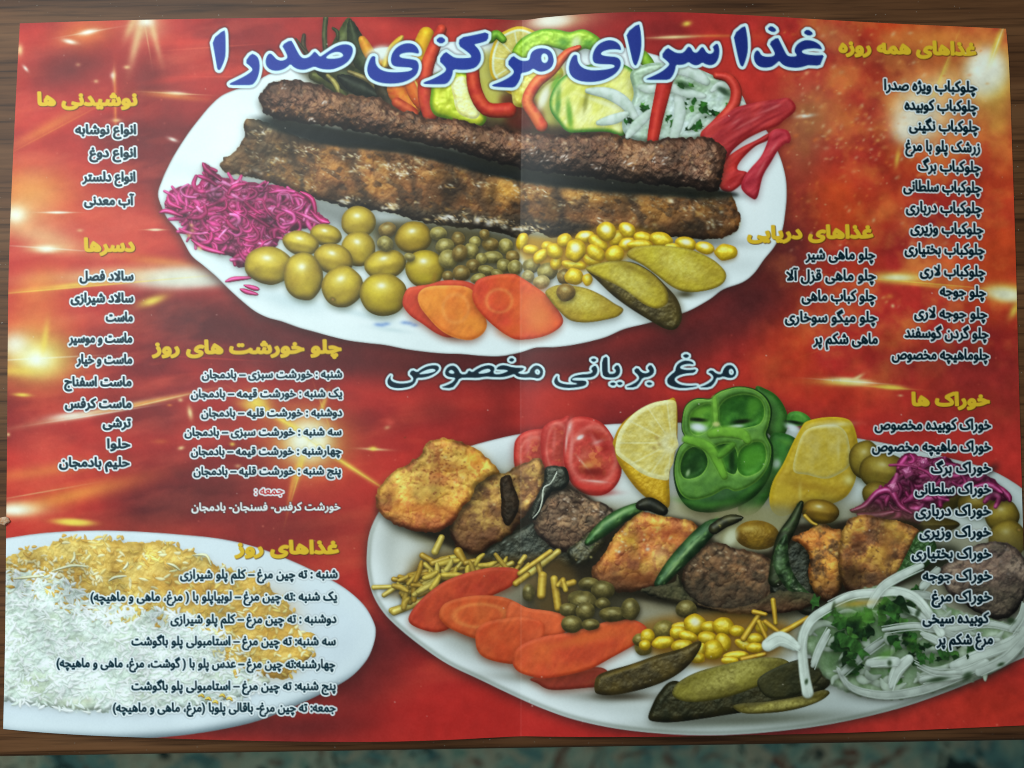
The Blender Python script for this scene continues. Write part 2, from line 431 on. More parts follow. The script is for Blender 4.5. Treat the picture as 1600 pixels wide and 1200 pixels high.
# ------------------------------------------------------------ plates
def plate(name, pts, col, col_in, shadow_a, label, tint=None, rimw=26, shd=(0, 7)):
    k = reg(name, None, label)
    P = [spline(pts, True, 5)]
    x0, y0 = P[0].min(0)
    x1, y1 = P[0].max(0)
    sl, X, Y = win(x0 - 30, y0 - 30, x1 + 30, y1 + 30)
    d = -sdf(P, X, Y)
    a = np.clip(d + .5, 0, 1)
    s = blur(np.roll(np.roll(a, shd[1], 0), shd[0], 1), 9) * shadow_a
    put(sl, rgb((58, 34, 34)), s)
    base = np.broadcast_to(rgb(col), X.shape + (3,)).astype(np.float32).copy()
    f = ss(rimw * 0.5, rimw * 1.6, d)[..., None]
    base = base * (1 - f) + rgb(col_in) * f
    base = base * (1 - 0.16 * np.exp(-(d / 2.2) ** 2))[..., None]
    if tint:
        base = tint(base, X, Y, d)
    base *= (1 + (noise(X, Y, 60, k, 3) - .5) * .06)[..., None]
    put(sl, base, a, k)
    return k

def t2(b, X, Y, d):
    # the lower platter's photograph: greenish and darker towards its right side and around the food
    f = (ss(800, 1300, X) * .26)[..., None]
    b = b * (1 - f) + rgb((128, 146, 134)) * f
    f = (np.exp(-((d - 34) / 16) ** 2) * .17)[..., None]
    b = b * (1 - f) + rgb((88, 96, 90)) * f
    f = (np.exp(-((d - 4) / 3.5) ** 2) * .35 * ss(700, 900, Y))[..., None]
    return b * (1 - f) + rgb((70, 76, 60)) * f
def t3(b, X, Y, d):
    f = (np.exp(-(d / 9) ** 2) * .75 * ss(1000, 1110, Y))[..., None]
    return b * (1 - f) + rgb((92, 106, 112)) * f
K_P1 = plate("printed_kebab_platter", PLATE1, (236, 244, 242), (240, 246, 244), .85, "white scalloped oval plate with two long kebabs and pickles")
K_P3 = plate("printed_rice_plate", PLATE3, (222, 232, 236), (218, 228, 234), .55, "white oval plate heaped with saffron and white rice", t3, shd=(3, 6))
K_P2 = plate("printed_chicken_platter", PLATE2, (238, 243, 241), (236, 239, 234), .8, "white oval plate with a skewer of chicken and lamb", t2, shd=(-2, 4))
for x, y, rx, ry, an_, al in ((560, 490, 60, 6, 14, .25), (610, 515, 30, 4, 8, .25), (450, 470, 60, 14, 15, .3), (350, 400, 60, 20, 30, .12)):
    dab(x, y, rx, ry, an_, (140, 170, 176), al)
for x, y in ((590, 507), (597, 508), (604, 506), (632, 504), (640, 505), (648, 508)):
    dab(x, y, 6, 3, 0, (96, 130, 196), .55)

def hazy_floor(x, y, rx, ry, an_, al, col=(58, 58, 44)):
    dab(x, y, rx, ry, an_, col, al)

# ------------------------------------------------------------ platter 1: vegetables behind the kebabs
p = K_P1
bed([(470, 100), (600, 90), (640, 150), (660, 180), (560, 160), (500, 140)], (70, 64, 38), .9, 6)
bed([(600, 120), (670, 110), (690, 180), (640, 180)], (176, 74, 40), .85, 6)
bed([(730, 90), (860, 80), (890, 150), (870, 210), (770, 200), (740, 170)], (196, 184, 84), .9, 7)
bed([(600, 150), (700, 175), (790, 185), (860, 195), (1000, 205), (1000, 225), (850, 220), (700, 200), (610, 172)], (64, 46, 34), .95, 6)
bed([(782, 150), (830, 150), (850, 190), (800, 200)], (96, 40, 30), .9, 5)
k = reg("printed_green_chilli", p, "dark green stems and chillies behind the kebab")
for pts, r0, m_, r1, c in (([(509, 28), (507, 60), (512, 110)], 4, 4, 4, (88, 92, 50)), ([(545, 30), (540, 55), (528, 90), (540, 130)], 3, 14, 10, (96, 104, 52)),
                           ([(547, 32), (558, 70), (575, 110), (600, 150)], 3, 16, 14, (62, 70, 40)), ([(520, 44), (527, 50), (528, 62)], 2, 3, 2, (70, 78, 40)),
                           ([(475, 55), (474, 72), (480, 86)], 3, 4, 4, (86, 70, 44)), ([(462, 60), (478, 82), (495, 98)], 1, 3, 3, (90, 78, 48)),
                           ([(490, 118), (520, 128), (540, 150)], 8, 12, 5, (98, 100, 44)), ([(500, 105), (540, 120), (590, 148)], 10, 20, 8, (74, 78, 40)),
                           ([(530, 120), (560, 136), (592, 150)], 4, 13, 6, (44, 48, 34)), ([(545, 112), (575, 125), (592, 142)], 3, 4, 2, (150, 132, 74)),
                           ([(512, 118), (525, 132), (530, 146)], 3, 4, 2, (176, 160, 84)), ([(604, 140), (604, 168)], 2, 3, 3, (60, 52, 34)), ([(590, 120), (612, 165), (640, 172)], 8, 14, 8, (66, 56, 36))):
    tube(k, pts, r0, r1, c, tuple(v * .72 for v in c), mid=m_, spec=.16, amb=.55, dif=.5)
k = reg("printed_yellow_pepper", p, "yellow and orange pepper strips behind the title")
for pts, r0, m_, r1, c, c2 in (([(566, 62), (578, 84), (592, 100)], 6, 9, 9, (228, 160, 44), (224, 130, 40)), ([(666, 54), (658, 80), (655, 110)], 12, 14, 12, (232, 184, 30), (226, 160, 28)),
                           ([(628, 58), (612, 80), (600, 104)], 3, 8, 4, (224, 176, 46), (226, 190, 80)), ([(612, 132), (625, 150), (648, 168)], 6, 15, 10, (226, 140, 40), (214, 96, 34)),
                           ([(640, 120), (650, 142), (660, 165)], 9, 14, 8, (230, 116, 42), (224, 90, 40)), ([(648, 126), (655, 140), (658, 155)], 1, 2, 1, (244, 190, 90), None),
                           ([(620, 160), (640, 172), (650, 178)], 8, 8, 4, (206, 90, 44), (176, 60, 34))):
    tube(k, pts, r0, r1, c, c2, mid=m_, spec=.12, amb=.62, dif=.45, sh=.15)
k = reg("printed_red_pepper_strip", p, "orange red pepper strip")
tube(k, [(690, 46), (676, 80), (666, 110), (664, 150), (672, 178)], 8, 12, (222, 84, 50), (204, 60, 44), mid=11, spec=.1)
dab(592, 84, 20, 12, -20, (236, 240, 226), .95, 2)

def citrus(name, cx, cy, rx, ry, ang, rind, pith, flesh, flesh2, label, seg=10, rot=0, full=True, off=(0, 0)):
    def tex(b, X, Y, d):
        ca, sa = math.cos(math.radians(ang)), math.sin(math.radians(ang))
        u, v = ((X - cx - off[0]) * ca + (Y - cy - off[1]) * sa) / rx, (-(X - cx - off[0]) * sa + (Y - cy - off[1]) * ca) / ry
        r = np.hypot(u, v)
        th = np.arctan2(v, u) + rot
        n1 = noise(r * 6, th * 26, 1.0, 7, 3)
        s = np.abs(((th / TAU * seg) % 1) - .5) * 2
        fl = rgb(flesh)[None, None] * (1 - n1[..., None]) + rgb(flesh2)[None, None] * n1[..., None]
        wall = np.clip((s - .82) * 7, 0, 1) * ss(.1, .25, r) + (1 - ss(.06, .12, r))
        fl = fl * (1 - wall[..., None] * .7) + rgb(pith) * wall[..., None] * .7
        pi = ss(4, 7, 13 - d)[..., None]
        fl = fl * (1 - pi) + rgb(pith) * pi
        ri = (1 - ss(3, 5.5, d))[..., None]
        return fl * (1 - ri) + rgb(rind) * ri
    return item(name, p, ell(cx, cy, rx, ry, ang, 16, .02, 3), flesh, R=5, hk=.6, bump=(6, .35, 3), spec=.12, tex=tex, amb=.62, dif=.42, label=label)
item("printed_pepper_ring", p, [(676, 118), (674, 140), (672, 165), (680, 180), (700, 186), (725, 196), (748, 198), (760, 186), (752, 168), (746, 140), (740, 118), (705, 108)], (176, 190, 40), (206, 206, 60),
     20, edge=((110, 160, 30), 8, .9), R=12, bump=(9, 1.2, 2), amb=.6, spec=.3, label="pale green pepper slice")
item("printed_lime_slice", p, [(706, 128), (725, 120), (738, 150), (750, 175), (740, 186), (716, 176), (708, 150)], (226, 214, 120), (236, 230, 170), 8, R=5, bump=(6, .5, 3), amb=.65, sh=None, label="pale yellow citrus flesh in the pepper slice")
tube(k, [(738, 100), (742, 140), (760, 170), (795, 172)], 10, 12, (214, 76, 46), (190, 52, 38), mid=11, spec=.12)
citrus("printed_lemon_slice", 812, 96, 48, 54, 0, (214, 170, 40), (222, 228, 190), (206, 184, 80), (226, 210, 130), "lemon slice behind the title", rot=.5)
tube(reg("printed_pepper_ring", p), [(766, 60), (776, 54), (786, 62)], 8, 6, (130, 180, 50), (100, 150, 40), spec=.15)
item("printed_pepper_ring", p, [(800, 82), (815, 60), (845, 46), (870, 46), (890, 50), (912, 46), (935, 58), (948, 76), (936, 84), (915, 76), (895, 84), (872, 76), (850, 74), (830, 90), (812, 96)],
     (134, 178, 40), (164, 200, 60), 16, R=8, bump=(8, 1, 2), edge=((84, 140, 36), 4, .7), amb=.6, label="bright green pepper ring")
dab(900, 68, 8, 12, 10, (232, 236, 190), .85, 1.6)
for x, y, r in ((880, 66, 10), (920, 68, 12)):
    dab(x, y, r, 7, 0, (70, 130, 50), .7)
item("printed_pepper_ring", p, [(800, 100), (830, 98), (870, 100), (880, 118), (858, 130), (836, 150), (826, 166), (806, 166), (800, 150)], (206, 186, 60), (226, 206, 110), 14, R=8, bump=(8, 1, 2), sh=None, amb=.62)
k = reg("printed_red_pepper_strip", p, "orange pepper strip curling down beside the lime")
tube(k, [(905, 74), (885, 84), (862, 110), (838, 130), (824, 158), (836, 180), (846, 196)], 4, 10, (228, 112, 60), (216, 78, 50), mid=9, spec=.14)
dab(850, 152, 7, 20, 22, (240, 236, 214), .9, 1.6)
item("printed_lime_slice", p, [(860, 150), (875, 124), (905, 106), (950, 96), (985, 106), (1003, 132), (1004, 165), (985, 195), (972, 212), (950, 206), (920, 206), (888, 206), (872, 190), (860, 172)],
     (214, 208, 92), (234, 228, 150), 16, namt=1.2, edge=((70, 130, 44), 9, .95), R=7, hk=.6, bump=(7, .5, 3), an=(1, 2.2, .5), amb=.62, spec=.12, label="lime slice with green rim")
for x, y, rx, ry, an_, c, al in ((915, 152, 34, 5, -60, (186, 176, 60), .5), (940, 160, 36, 4, 20, (246, 244, 200), .55), (915, 160, 4, 16, 10, (110, 110, 40), .6), (890, 180, 5, 26, -6, (90, 150, 40), .8),
                              (872, 160, 5, 26, 4, (66, 128, 44), .8), (868, 128, 4, 14, 30, (110, 170, 50), .8), (890, 140, 26, 6, -40, (196, 198, 70), .6)):
    dab(x, y, rx, ry, an_, c, al, 1.4)
tube(reg("printed_pepper_ring", p), [(1003, 88), (1012, 98), (1018, 112)], 10, 9, (142, 186, 50), (110, 160, 40), spec=.12, sh=None)
# onion and parsley heap
item("printed_onion_salad", p, [(985, 115), (1010, 100), (1050, 98), (1085, 106), (1115, 118), (1140, 130), (1160, 150), (1165, 175), (1140, 200), (1110, 215), (1040, 222), (985, 216), (972, 190), (990, 150)],
     (206, 220, 214), (146, 168, 136), 22, R=8, bump=(16, 1.2, 3), amb=.6, label="white onion and parsley heap")
k = reg("printed_parsley", p, "chopped green parsley")
K_PAR = k
rnd = random.Random(12)
for cx, cy, n_, sx, sy in ((1085, 165, 26, 24, 14), (1110, 180, 18, 16, 16), (1010, 168, 8, 10, 8), (1062, 134, 7, 10, 5), (1085, 200, 18, 18, 8), (1045, 190, 8, 8, 14), (985, 190, 5, 8, 8), (1140, 165, 6, 12, 8)):
    for _ in range(max(3, n_ // 3)):
        leaf(k, rnd.gauss(cx, sx * .5), rnd.gauss(cy, sy * .5), rnd.uniform(4, 10), rnd.uniform(0, TAU), rnd.choice(((54, 104, 40), (38, 78, 32), (84, 136, 56), (28, 58, 28))))
k = reg("printed_onion_strip", p, "white onion strips")
for pts, r0, m_, r1 in (([(918, 142), (950, 146), (975, 160), (992, 182)], 4, 10, 6), ([(935, 192), (960, 186), (980, 178)], 4, 8, 4), ([(980, 214), (995, 195), (1020, 172)], 3, 8, 5), ([(1060, 148), (1062, 180), (1052, 218)], 6, 9, 6),
                     ([(1058, 108), (1080, 112), (1104, 128)], 8, 10, 6), ([(1076, 200), (1090, 182), (1110, 178)], 2, 4, 2), ([(1030, 150), (1050, 138), (1075, 146), (1100, 150)], 4, 8, 4), ([(1112, 142), (1126, 132), (1144, 138)], 3, 5, 3),
                     ([(1156, 158), (1166, 168)], 3, 4, 3), ([(1000, 136), (1018, 140), (1030, 134)], 4, 7, 4)):
    tube(k, pts, r0, r1, (222, 232, 220), (192, 208, 188), mid=m_, spec=.06, amb=.66, dif=.34, sh=.3, flat=.4, soft=1.6)
for x, y, s, a_ in ((1100, 172, 12, .4), (1085, 158, 9, 2), (1122, 180, 9, 1), (1092, 196, 11, 1.6), (1110, 205, 8, .2), (1064, 134, 8, .5), (1010, 168, 8, .3), (978, 190, 7, 1)):
    leaf(K_PAR, x, y, s, a_, (44, 92, 36))
dab(1131, 143, 12, 5, 35, (40, 60, 40), .85, 1.5)
dab(1068, 133, 13, 6, 25, (46, 74, 40), .8, 1.5)
k = reg("printed_red_pepper_strip", p, "upright red pepper strip in front of the onion")
tube(k, [(1041, 118), (1034, 150), (1026, 185), (1020, 218)], 13, 9, (216, 62, 46), (196, 48, 40), spec=.12, amb=.62, dif=.4)
tube(k, [(1120, 118), (1138, 122), (1150, 140), (1146, 165), (1126, 190), (1106, 212)], 6, 12, (198, 56, 46), (214, 70, 54), mid=9, spec=.16)
Zr = lambda *t: zz(1094, 0, 3.162, t)
def ribbon(pts, c, c2, label=None):
    item("printed_red_pepper_strip", p, Zr(*pts), c, c2, 16, R=7, hk=.6, bump=(13, .9, 2), spec=.14, pw=10, amb=.56, dif=.48, an=(2.5, .7, -.6), sh=(1, 4, 5, .4), shc=(70, 16, 18), label=label, soft=1.2)
ribbon(((120, 790), (200, 730), (280, 690), (345, 655), (336, 692), (272, 724), (204, 790), (184, 836), (232, 852), (212, 902), (150, 948), (100, 930), (90, 850)), (196, 46, 40), (166, 34, 36))
ribbon(((10, 690), (20, 640), (60, 600), (120, 570), (180, 530), (280, 505), (380, 490), (435, 484), (470, 518), (466, 552), (420, 590), (380, 622), (300, 652), (220, 694), (160, 745), (118, 800), (70, 740)), (186, 50, 48), (146, 28, 36), "dark red pepper strips heaped at the plate's right edge")
ribbon(((346, 655), (382, 636), (430, 644), (448, 680), (440, 706), (420, 710), (386, 742), (350, 802), (310, 872), (282, 976), (250, 977), (204, 932), (214, 880), (250, 830), (300, 772), (332, 702)), (196, 52, 62), (160, 30, 44))
for x, y, a_, l in ((1208, 232, -55, 10), (1190, 262, -60, 14), (1160, 196, -30, 14), (1200, 172, -20, 16), (1150, 190, -35, 10), (1180, 186, -28, 12), (1212, 166, -20, 9)):
    dab(x, y, l, 2.0, a_, (226, 130, 126), .5)
for x, y, a_, l in ((1170, 205, -32, 24), (1205, 185, -24, 20), (1150, 222, -45, 16)):
    dab(x, y, l, 2.4, a_, (120, 20, 28), .5)

# ------------------------------------------------------------ platter 1: the two kebabs
KOOB = [(405, 158), (408, 146), (416, 135), (428, 127), (445, 124), (462, 126), (480, 128), (498, 132), (512, 138), (530, 146), (552, 148), (575, 150), (594, 153), (612, 166), (630, 172), (650, 178), (668, 186), (690, 186),
        (712, 185), (732, 190), (752, 198), (775, 197), (800, 202), (828, 208), (850, 208), (880, 210), (910, 209), (940, 207), (965, 211), (985, 219), (1010, 221), (1035, 217), (1060, 215), (1085, 214), (1110, 216), (1128, 226),
        (1134, 243), (1132, 262), (1128, 284), (1118, 299), (1098, 298), (1070, 294), (1035, 290), (1000, 286), (950, 281), (900, 275), (860, 271), (820, 264), (780, 255), (745, 245), (715, 236), (680, 228), (640, 221),
        (600, 214), (560, 206), (520, 198), (480, 193), (450, 190), (428, 184), (412, 174)]
BARG = [(384, 186), (398, 186), (415, 190), (432, 197), (455, 208), (480, 217), (510, 222), (545, 225), (580, 226), (610, 230), (650, 236), (690, 246), (720, 256), (750, 266), (775, 274), (800, 278), (830, 276), (870, 284), (920, 290),
        (1000, 295), (1060, 300), (1110, 300), (1140, 302), (1148, 316), (1154, 332), (1158, 346), (1153, 360), (1135, 370), (1105, 374), (1060, 372), (1010, 368), (975, 366), (950, 372), (905, 372), (860, 370), (835, 364), (812, 372),
        (790, 366), (760, 360), (720, 357), (690, 352), (650, 345), (610, 333), (580, 328), (550, 326), (520, 318), (492, 310), (470, 303), (440, 291), (410, 281), (380, 276), (358, 271), (345, 263), (349, 249), (362, 240), (372, 230),
        (380, 219), (384, 208), (380, 197)]
for x, y, rx, ry, an_, al in ((760, 372, 300, 16, 6, .6), (470, 318, 130, 14, 16, .5), (1060, 380, 110, 10, 0, .5)):
    dab(x, y, rx, ry, an_, (52, 50, 42), al)
SEAMS = ((428, 20), (470, 16), (560, 22), (640, 14), (745, 18), (812, 10), (866, 16), (985, 20), (1075, 14))
def tx_barg(b, X, Y, d):
    m = noise(X, Y, 46, 80, 4, 1.3, .8, .35)
    b = b * (.42 + 1.15 * m)[..., None]
    f = np.clip((noise(X, Y, 34, 81, 4, 1.1, .9, .6) - .54) * 5, 0, 1)[..., None]
    b = b * (1 - f * .6) + rgb((158, 104, 46)) * f * .6
    for gx0, gy0, rx, ry, al in ((590, 290, 26, 16, .45), (785, 296, 34, 18, .7), (890, 306, 50, 14, .6), (440, 235, 18, 12, .4), (530, 262, 30, 12, .35), (960, 310, 40, 10, .4), (1020, 330, 40, 12, .35), (680, 272, 30, 12, .3), (1100, 326, 26, 14, .3)):
        f = (np.exp(-((X - gx0) / rx) ** 2 - ((Y - gy0) / ry) ** 2) * al * (.5 + noise(X, Y, 12, 84, 3)))[..., None]
        b = b * (1 - f) + rgb((190, 136, 62)) * f
    for sx, sw in SEAMS:
        f = (np.exp(-((X - sx - (Y - 280) * .25 - 16 * (noise(X, Y, 22, int(sx), 2) - .5)) / (sw * .42)) ** 2) * .6)[..., None]
        b = b * (1 - f) + rgb((40, 26, 20)) * f
    f = (np.clip((noise(X, Y, 13, 82, 3, 1.2, .8, .5) - .56) * 7, 0, 1) * .6)[..., None]
    b = b * (1 - f) + rgb((48, 32, 24)) * f
    lf = ((1 - ss(400, 520, X)) * .45)[..., None]
    b = b * (1 - lf) + rgb((62, 54, 42)) * lf
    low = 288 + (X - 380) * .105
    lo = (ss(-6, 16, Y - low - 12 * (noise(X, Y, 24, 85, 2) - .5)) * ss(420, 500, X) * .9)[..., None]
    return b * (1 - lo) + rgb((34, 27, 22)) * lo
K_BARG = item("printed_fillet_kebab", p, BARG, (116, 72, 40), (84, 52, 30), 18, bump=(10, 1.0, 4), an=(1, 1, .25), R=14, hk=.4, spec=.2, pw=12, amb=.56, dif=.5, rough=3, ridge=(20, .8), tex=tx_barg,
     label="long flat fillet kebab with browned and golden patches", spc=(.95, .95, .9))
k = K_BARG
rnd = random.Random(21)
for _ in range(190):
    t_ = rnd.random()
    x = 370 + t_ * 760
    top = 205 + max(0, x - 400) * .135
    y = top + rnd.uniform(6, 100 - 30 * t_)
    if -sdf([np.array(BARG, float)], np.array([[x]], np.float32), np.array([[y]], np.float32))[0, 0] > 6:
        s = rnd.uniform(1.5, 5.5)
        for _ in range(rnd.randrange(1, 4)):
            dab(x + rnd.gauss(0, 4), y + rnd.gauss(0, 3), s * rnd.uniform(.3, .9), s * rnd.uniform(.25, .5), rnd.uniform(-30, 50), rnd.choice(((206, 190, 160), (190, 156, 100), (226, 220, 210), (176, 132, 70), (160, 120, 70))), rnd.uniform(.2, .7))
for x, y, rx, ry, an_, al in ((615, 322, 26, 5, 4, .6), (690, 340, 40, 3.4, 10, .8), (765, 345, 26, 9, 4, .7), (810, 356, 30, 6, 4, .75), (1115, 348, 16, 6, 10, .55), (540, 313, 20, 6, 15, .5), (420, 205, 12, 8, 40, .5), (430, 250, 18, 4, -30, .35),
                          (556, 245, 12, 3, 30, .5), (605, 258, 14, 3, 25, .5), (625, 270, 10, 6, 20, .55), (650, 250, 20, 2, 12, .45), (385, 268, 24, 5, 10, .4), (945, 350, 14, 4, 0, .4)):
    for q in range(7):
        dab(x + rnd.gauss(0, rx * .45), y + rnd.gauss(0, ry * .5), max(1, rx * rnd.uniform(.06, .2)), max(.8, ry * rnd.uniform(.25, .6)), an_ + rnd.uniform(-25, 25), rnd.choice(((236, 232, 230), (226, 222, 234), (214, 196, 160))), al)
for x, y, rx, ry, an_, al in ((470, 240, 30, 10, 20, .5), (700, 300, 14, 34, 10, .35), (770, 300, 10, 26, 10, .5), (980, 320, 10, 30, 10, .5), (1080, 355, 30, 8, 0, .6), (470, 220, 40, 7, 15, .7), (860, 330, 16, 20, 0, .3)):
    dab(x, y, rx, ry, an_, (46, 38, 30), al)
for q in range(90):
    t_ = rnd.random()
    x = 380 + t_ * 740
    y = 232 + (x - 380) * .115 + rnd.gauss(0, 16 - 4 * t_)
    for _ in range(rnd.randrange(3, 7)):
        dab(x + rnd.gauss(0, 8), y + rnd.gauss(0, 3.5), rnd.uniform(1, 3.6), rnd.uniform(.6, 1.3), rnd.uniform(-10, 50), rnd.choice(((200, 186, 160), (170, 136, 90), (220, 214, 206))), rnd.uniform(.25, .6))
for x, y, n_ in ((402, 207, 16), (430, 250, 14), (470, 236, 10), (545, 246, 14), (560, 262, 14), (600, 262, 16), (626, 272, 18), (655, 255, 12), (700, 290, 10), (760, 288, 12), (840, 300, 10), (880, 318, 10), (940, 345, 10), (1080, 330, 8), (1115, 347, 12), (690, 341, 22), (720, 344, 18), (765, 346, 34), (785, 348, 26), (812, 355, 20), (835, 357, 18), (614, 322, 22), (545, 312, 14), (480, 292, 10)):
    for _ in range(n_):
        dab(x + rnd.gauss(0, 9), y + rnd.gauss(0, 3.2), rnd.uniform(1.2, 4.4), rnd.uniform(.8, 1.7), rnd.uniform(-5, 45), rnd.choice(((226, 218, 206), (206, 184, 150), (236, 232, 236), (186, 150, 104))), rnd.uniform(.35, .75))
# dark gap between the two
for x, y, rx, ry, an_, al in ((440, 196, 40, 8, 14, .85), (480, 204, 60, 10, 12, .9), (580, 220, 80, 9, 8, .9), (700, 243, 80, 10, 12, .92), (830, 274, 90, 11, 9, .92), (960, 290, 100, 11, 5, .92), (1080, 302, 70, 8, 3, .88)):
    dab(x, y, rx, ry * 1.15, an_, (30, 38, 36), min(1, al + .06), 1.6)
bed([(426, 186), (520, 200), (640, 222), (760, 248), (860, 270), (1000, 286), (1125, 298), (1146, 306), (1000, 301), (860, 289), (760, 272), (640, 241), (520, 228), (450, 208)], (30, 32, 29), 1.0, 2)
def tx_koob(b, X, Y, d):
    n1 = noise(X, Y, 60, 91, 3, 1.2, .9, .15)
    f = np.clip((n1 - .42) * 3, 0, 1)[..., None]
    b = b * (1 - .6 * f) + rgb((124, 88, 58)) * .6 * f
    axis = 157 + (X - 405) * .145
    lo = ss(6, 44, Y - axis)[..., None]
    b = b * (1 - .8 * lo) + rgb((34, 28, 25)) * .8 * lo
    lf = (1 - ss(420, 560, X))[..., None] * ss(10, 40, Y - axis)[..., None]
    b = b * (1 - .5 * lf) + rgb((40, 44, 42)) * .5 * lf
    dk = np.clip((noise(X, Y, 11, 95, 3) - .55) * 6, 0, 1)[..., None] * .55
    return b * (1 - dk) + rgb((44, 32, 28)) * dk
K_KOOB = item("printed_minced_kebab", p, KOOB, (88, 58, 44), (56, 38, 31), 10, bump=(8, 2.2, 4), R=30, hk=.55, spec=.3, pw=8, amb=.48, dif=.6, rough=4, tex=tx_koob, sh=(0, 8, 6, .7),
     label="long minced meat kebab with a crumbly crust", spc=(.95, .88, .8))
for _ in range(380):
    x = rnd.uniform(412, 1125)
    axis = 140 + (x - 405) * .125
    y = axis + rnd.gauss(24, 16)
    if -sdf([np.array(KOOB, float)], np.array([[x]], np.float32), np.array([[y]], np.float32))[0, 0] > 5:
        s = rnd.uniform(1, 3.6)
        dab(x, y, s * .95, s * rnd.uniform(.4, .8), rnd.choice((-50, -40, 30, 0)) + rnd.uniform(-20, 20), rnd.choice(((216, 186, 150), (196, 160, 120), (232, 216, 196), (176, 128, 84))), rnd.uniform(.25, .7))
for x, y, s in ((983, 253, 7), (1034, 248, 6), (880, 250, 8), (855, 246, 6), (930, 265, 6), (835, 237, 6), (740, 220, 5), (510, 158, 5), (442, 137, 4), (1022, 250, 3), (487, 190, 5)):
    for q in range(4):
        dab(x + rnd.gauss(0, s * .6), y + rnd.gauss(0, s * .6), s * .5, 1.2, rnd.uniform(-70, 10), (232, 226, 226), .75)

tone(KOOB, 34, .78, 1.12, 55, (1.04, .98, .92), 3)
tone(BARG, 30, .8, 1.14, 56, (1.02, .99, .9), 3)
# ------------------------------------------------------------ platter 1: pink cabbage
CAB = [(258, 322), (262, 308), (266, 298), (282, 292), (305, 290), (318, 276), (316, 256), (326, 258), (342, 274), (368, 281), (400, 286), (440, 291), (468, 301), (485, 314), (496, 332), (514, 346), (498, 355), (470, 358), (442, 366), (432, 384),
       (404, 398), (388, 414), (372, 419), (366, 404), (342, 395), (314, 380), (296, 372), (288, 352), (276, 338)]
K_CAB = item("printed_pink_cabbage", p, CAB, (196, 52, 116), (150, 30, 84), 14, R=10, bump=(10, 2.5, 3), spec=.3, amb=.5, rough=2, sh=(-1, 6, 6, .4), label="heap of shredded pink pickled cabbage")
def cabbage(k, region, n_, seed, cols, l=(14, 34), r=(2.5, 5.5), ang=None):
    rnd = random.Random(seed)
    P = np.array(region, float)
    x0, y0 = P.min(0)
    x1, y1 = P.max(0)
    c = 0
    while c < n_:
        x, y = rnd.uniform(x0, x1), rnd.uniform(y0, y1)
        if sdf([P], np.array([[x]], np.float32), np.array([[y]], np.float32))[0, 0] > -5:
            continue
        c += 1
        a_ = rnd.uniform(0, TAU) if ang is None else rnd.gauss(*ang)
        L_ = rnd.uniform(*l)
        bd = rnd.uniform(-2.2, 2.2)
        pts = [(x + L_ * (t - .5) * math.cos(a_ + bd * (t - .5)), y + L_ * .75 * (t - .5) * math.sin(a_ + bd * (t - .5)) + bd * 6 * (t - .5) ** 2) for t in (0, .33, .66, 1)]
        m_ = rnd.uniform(*r)
        tube(k, pts, m_ * .75, m_ * .7, rnd.choice(cols), rnd.choice(cols), mid=m_, spec=.22, pw=8, amb=.64, dif=.4, sh=.26, soft=1.9, spc=(1, .86, .95), flat=rnd.uniform(.4, 1.0))
PINK = ((196, 50, 116), (208, 72, 136), (176, 36, 98), (146, 26, 80), (222, 108, 160), (186, 40, 100), (160, 30, 84))
cabbage(K_CAB, CAB, 190, 31, PINK, (22, 52), (1.7, 4.0))
for pts in ([(250, 332), (262, 330), (285, 338)], [(262, 306), (266, 318), (284, 326)], [(317, 255), (324, 266), (345, 282)], [(353, 440), (366, 436), (392, 434)], [(376, 452), (386, 456), (402, 460)], [(382, 446), (396, 450), (404, 452)],
            [(470, 300), (488, 312), (494, 340)], [(486, 330), (500, 344), (514, 348)], [(300, 375), (320, 388), (350, 396)]):
    tube(K_CAB, pts, 1.5, 2, (206, 54, 118), (186, 40, 100), mid=4, spec=.3)
for x, y in ((300, 360), (295, 368), (312, 388), (299, 352)):
    dab(x, y, 4, 3, 30, (238, 190, 120), .7)

tone(CAB, 26, .66, 1.14, 51)
tone(CAB, 9, .86, 1.12, 52)
# ------------------------------------------------------------ platter 1: olives, peas, corn, carrots, pickles
OLV, OLV2 = (204, 174, 52), (180, 148, 44)
def olive(par, cx, cy, rx, ry, ang=0, pit=None, col=OLV, col2=OLV2, dim=1.0, hl=(-.08, -.4), seed=1, name="printed_olive", hls=.85):
    c, c2 = tuple(v * dim for v in col), tuple(v * dim for v in col2)
    k = item(name, par, ell(cx, cy, rx, ry, ang, 14, .025, seed), c, c2, 22, .8, bump=(8, .12, 2), R=max(rx, ry) * .95, hk=.82, spec=.1, pw=10, amb=.5, dif=.6, edge=(tuple(v * .62 for v in c2), 5, .45), sh=(1, 5, 5, .55), shc=(52, 56, 34),
             spc=(1, 1, .9))
    dab(cx + hl[0] * rx, cy + hl[1] * ry, rx * .34, ry * .24, ang, (238, 226, 170), .6 * hls * dim)
    dab(cx + hl[0] * rx, cy + hl[1] * ry, rx * .16, ry * .12, ang, (255, 252, 232), .95 * hls * dim)
    dab(cx + .1 * rx, cy + .55 * ry, rx * .5, ry * .2, ang, tuple(v * 1.12 for v in c), .35)
    if pit:
        dab(pit[0], pit[1], 5, 4, 20, (96, 84, 30), .8, 2)
        dab(pit[0], pit[1], 2.4, 2, 20, (176, 130, 70), .8)
    return k
bed([(590, 350), (690, 352), (800, 375), (812, 430), (880, 440), (800, 445), (740, 440), (690, 430), (640, 400), (592, 395)], (84, 72, 38), .8, 5)
bed([(812, 370), (880, 372), (960, 352), (1040, 372), (1000, 395), (960, 410), (930, 420), (880, 425), (820, 410)], (190, 140, 36), .85, 5)
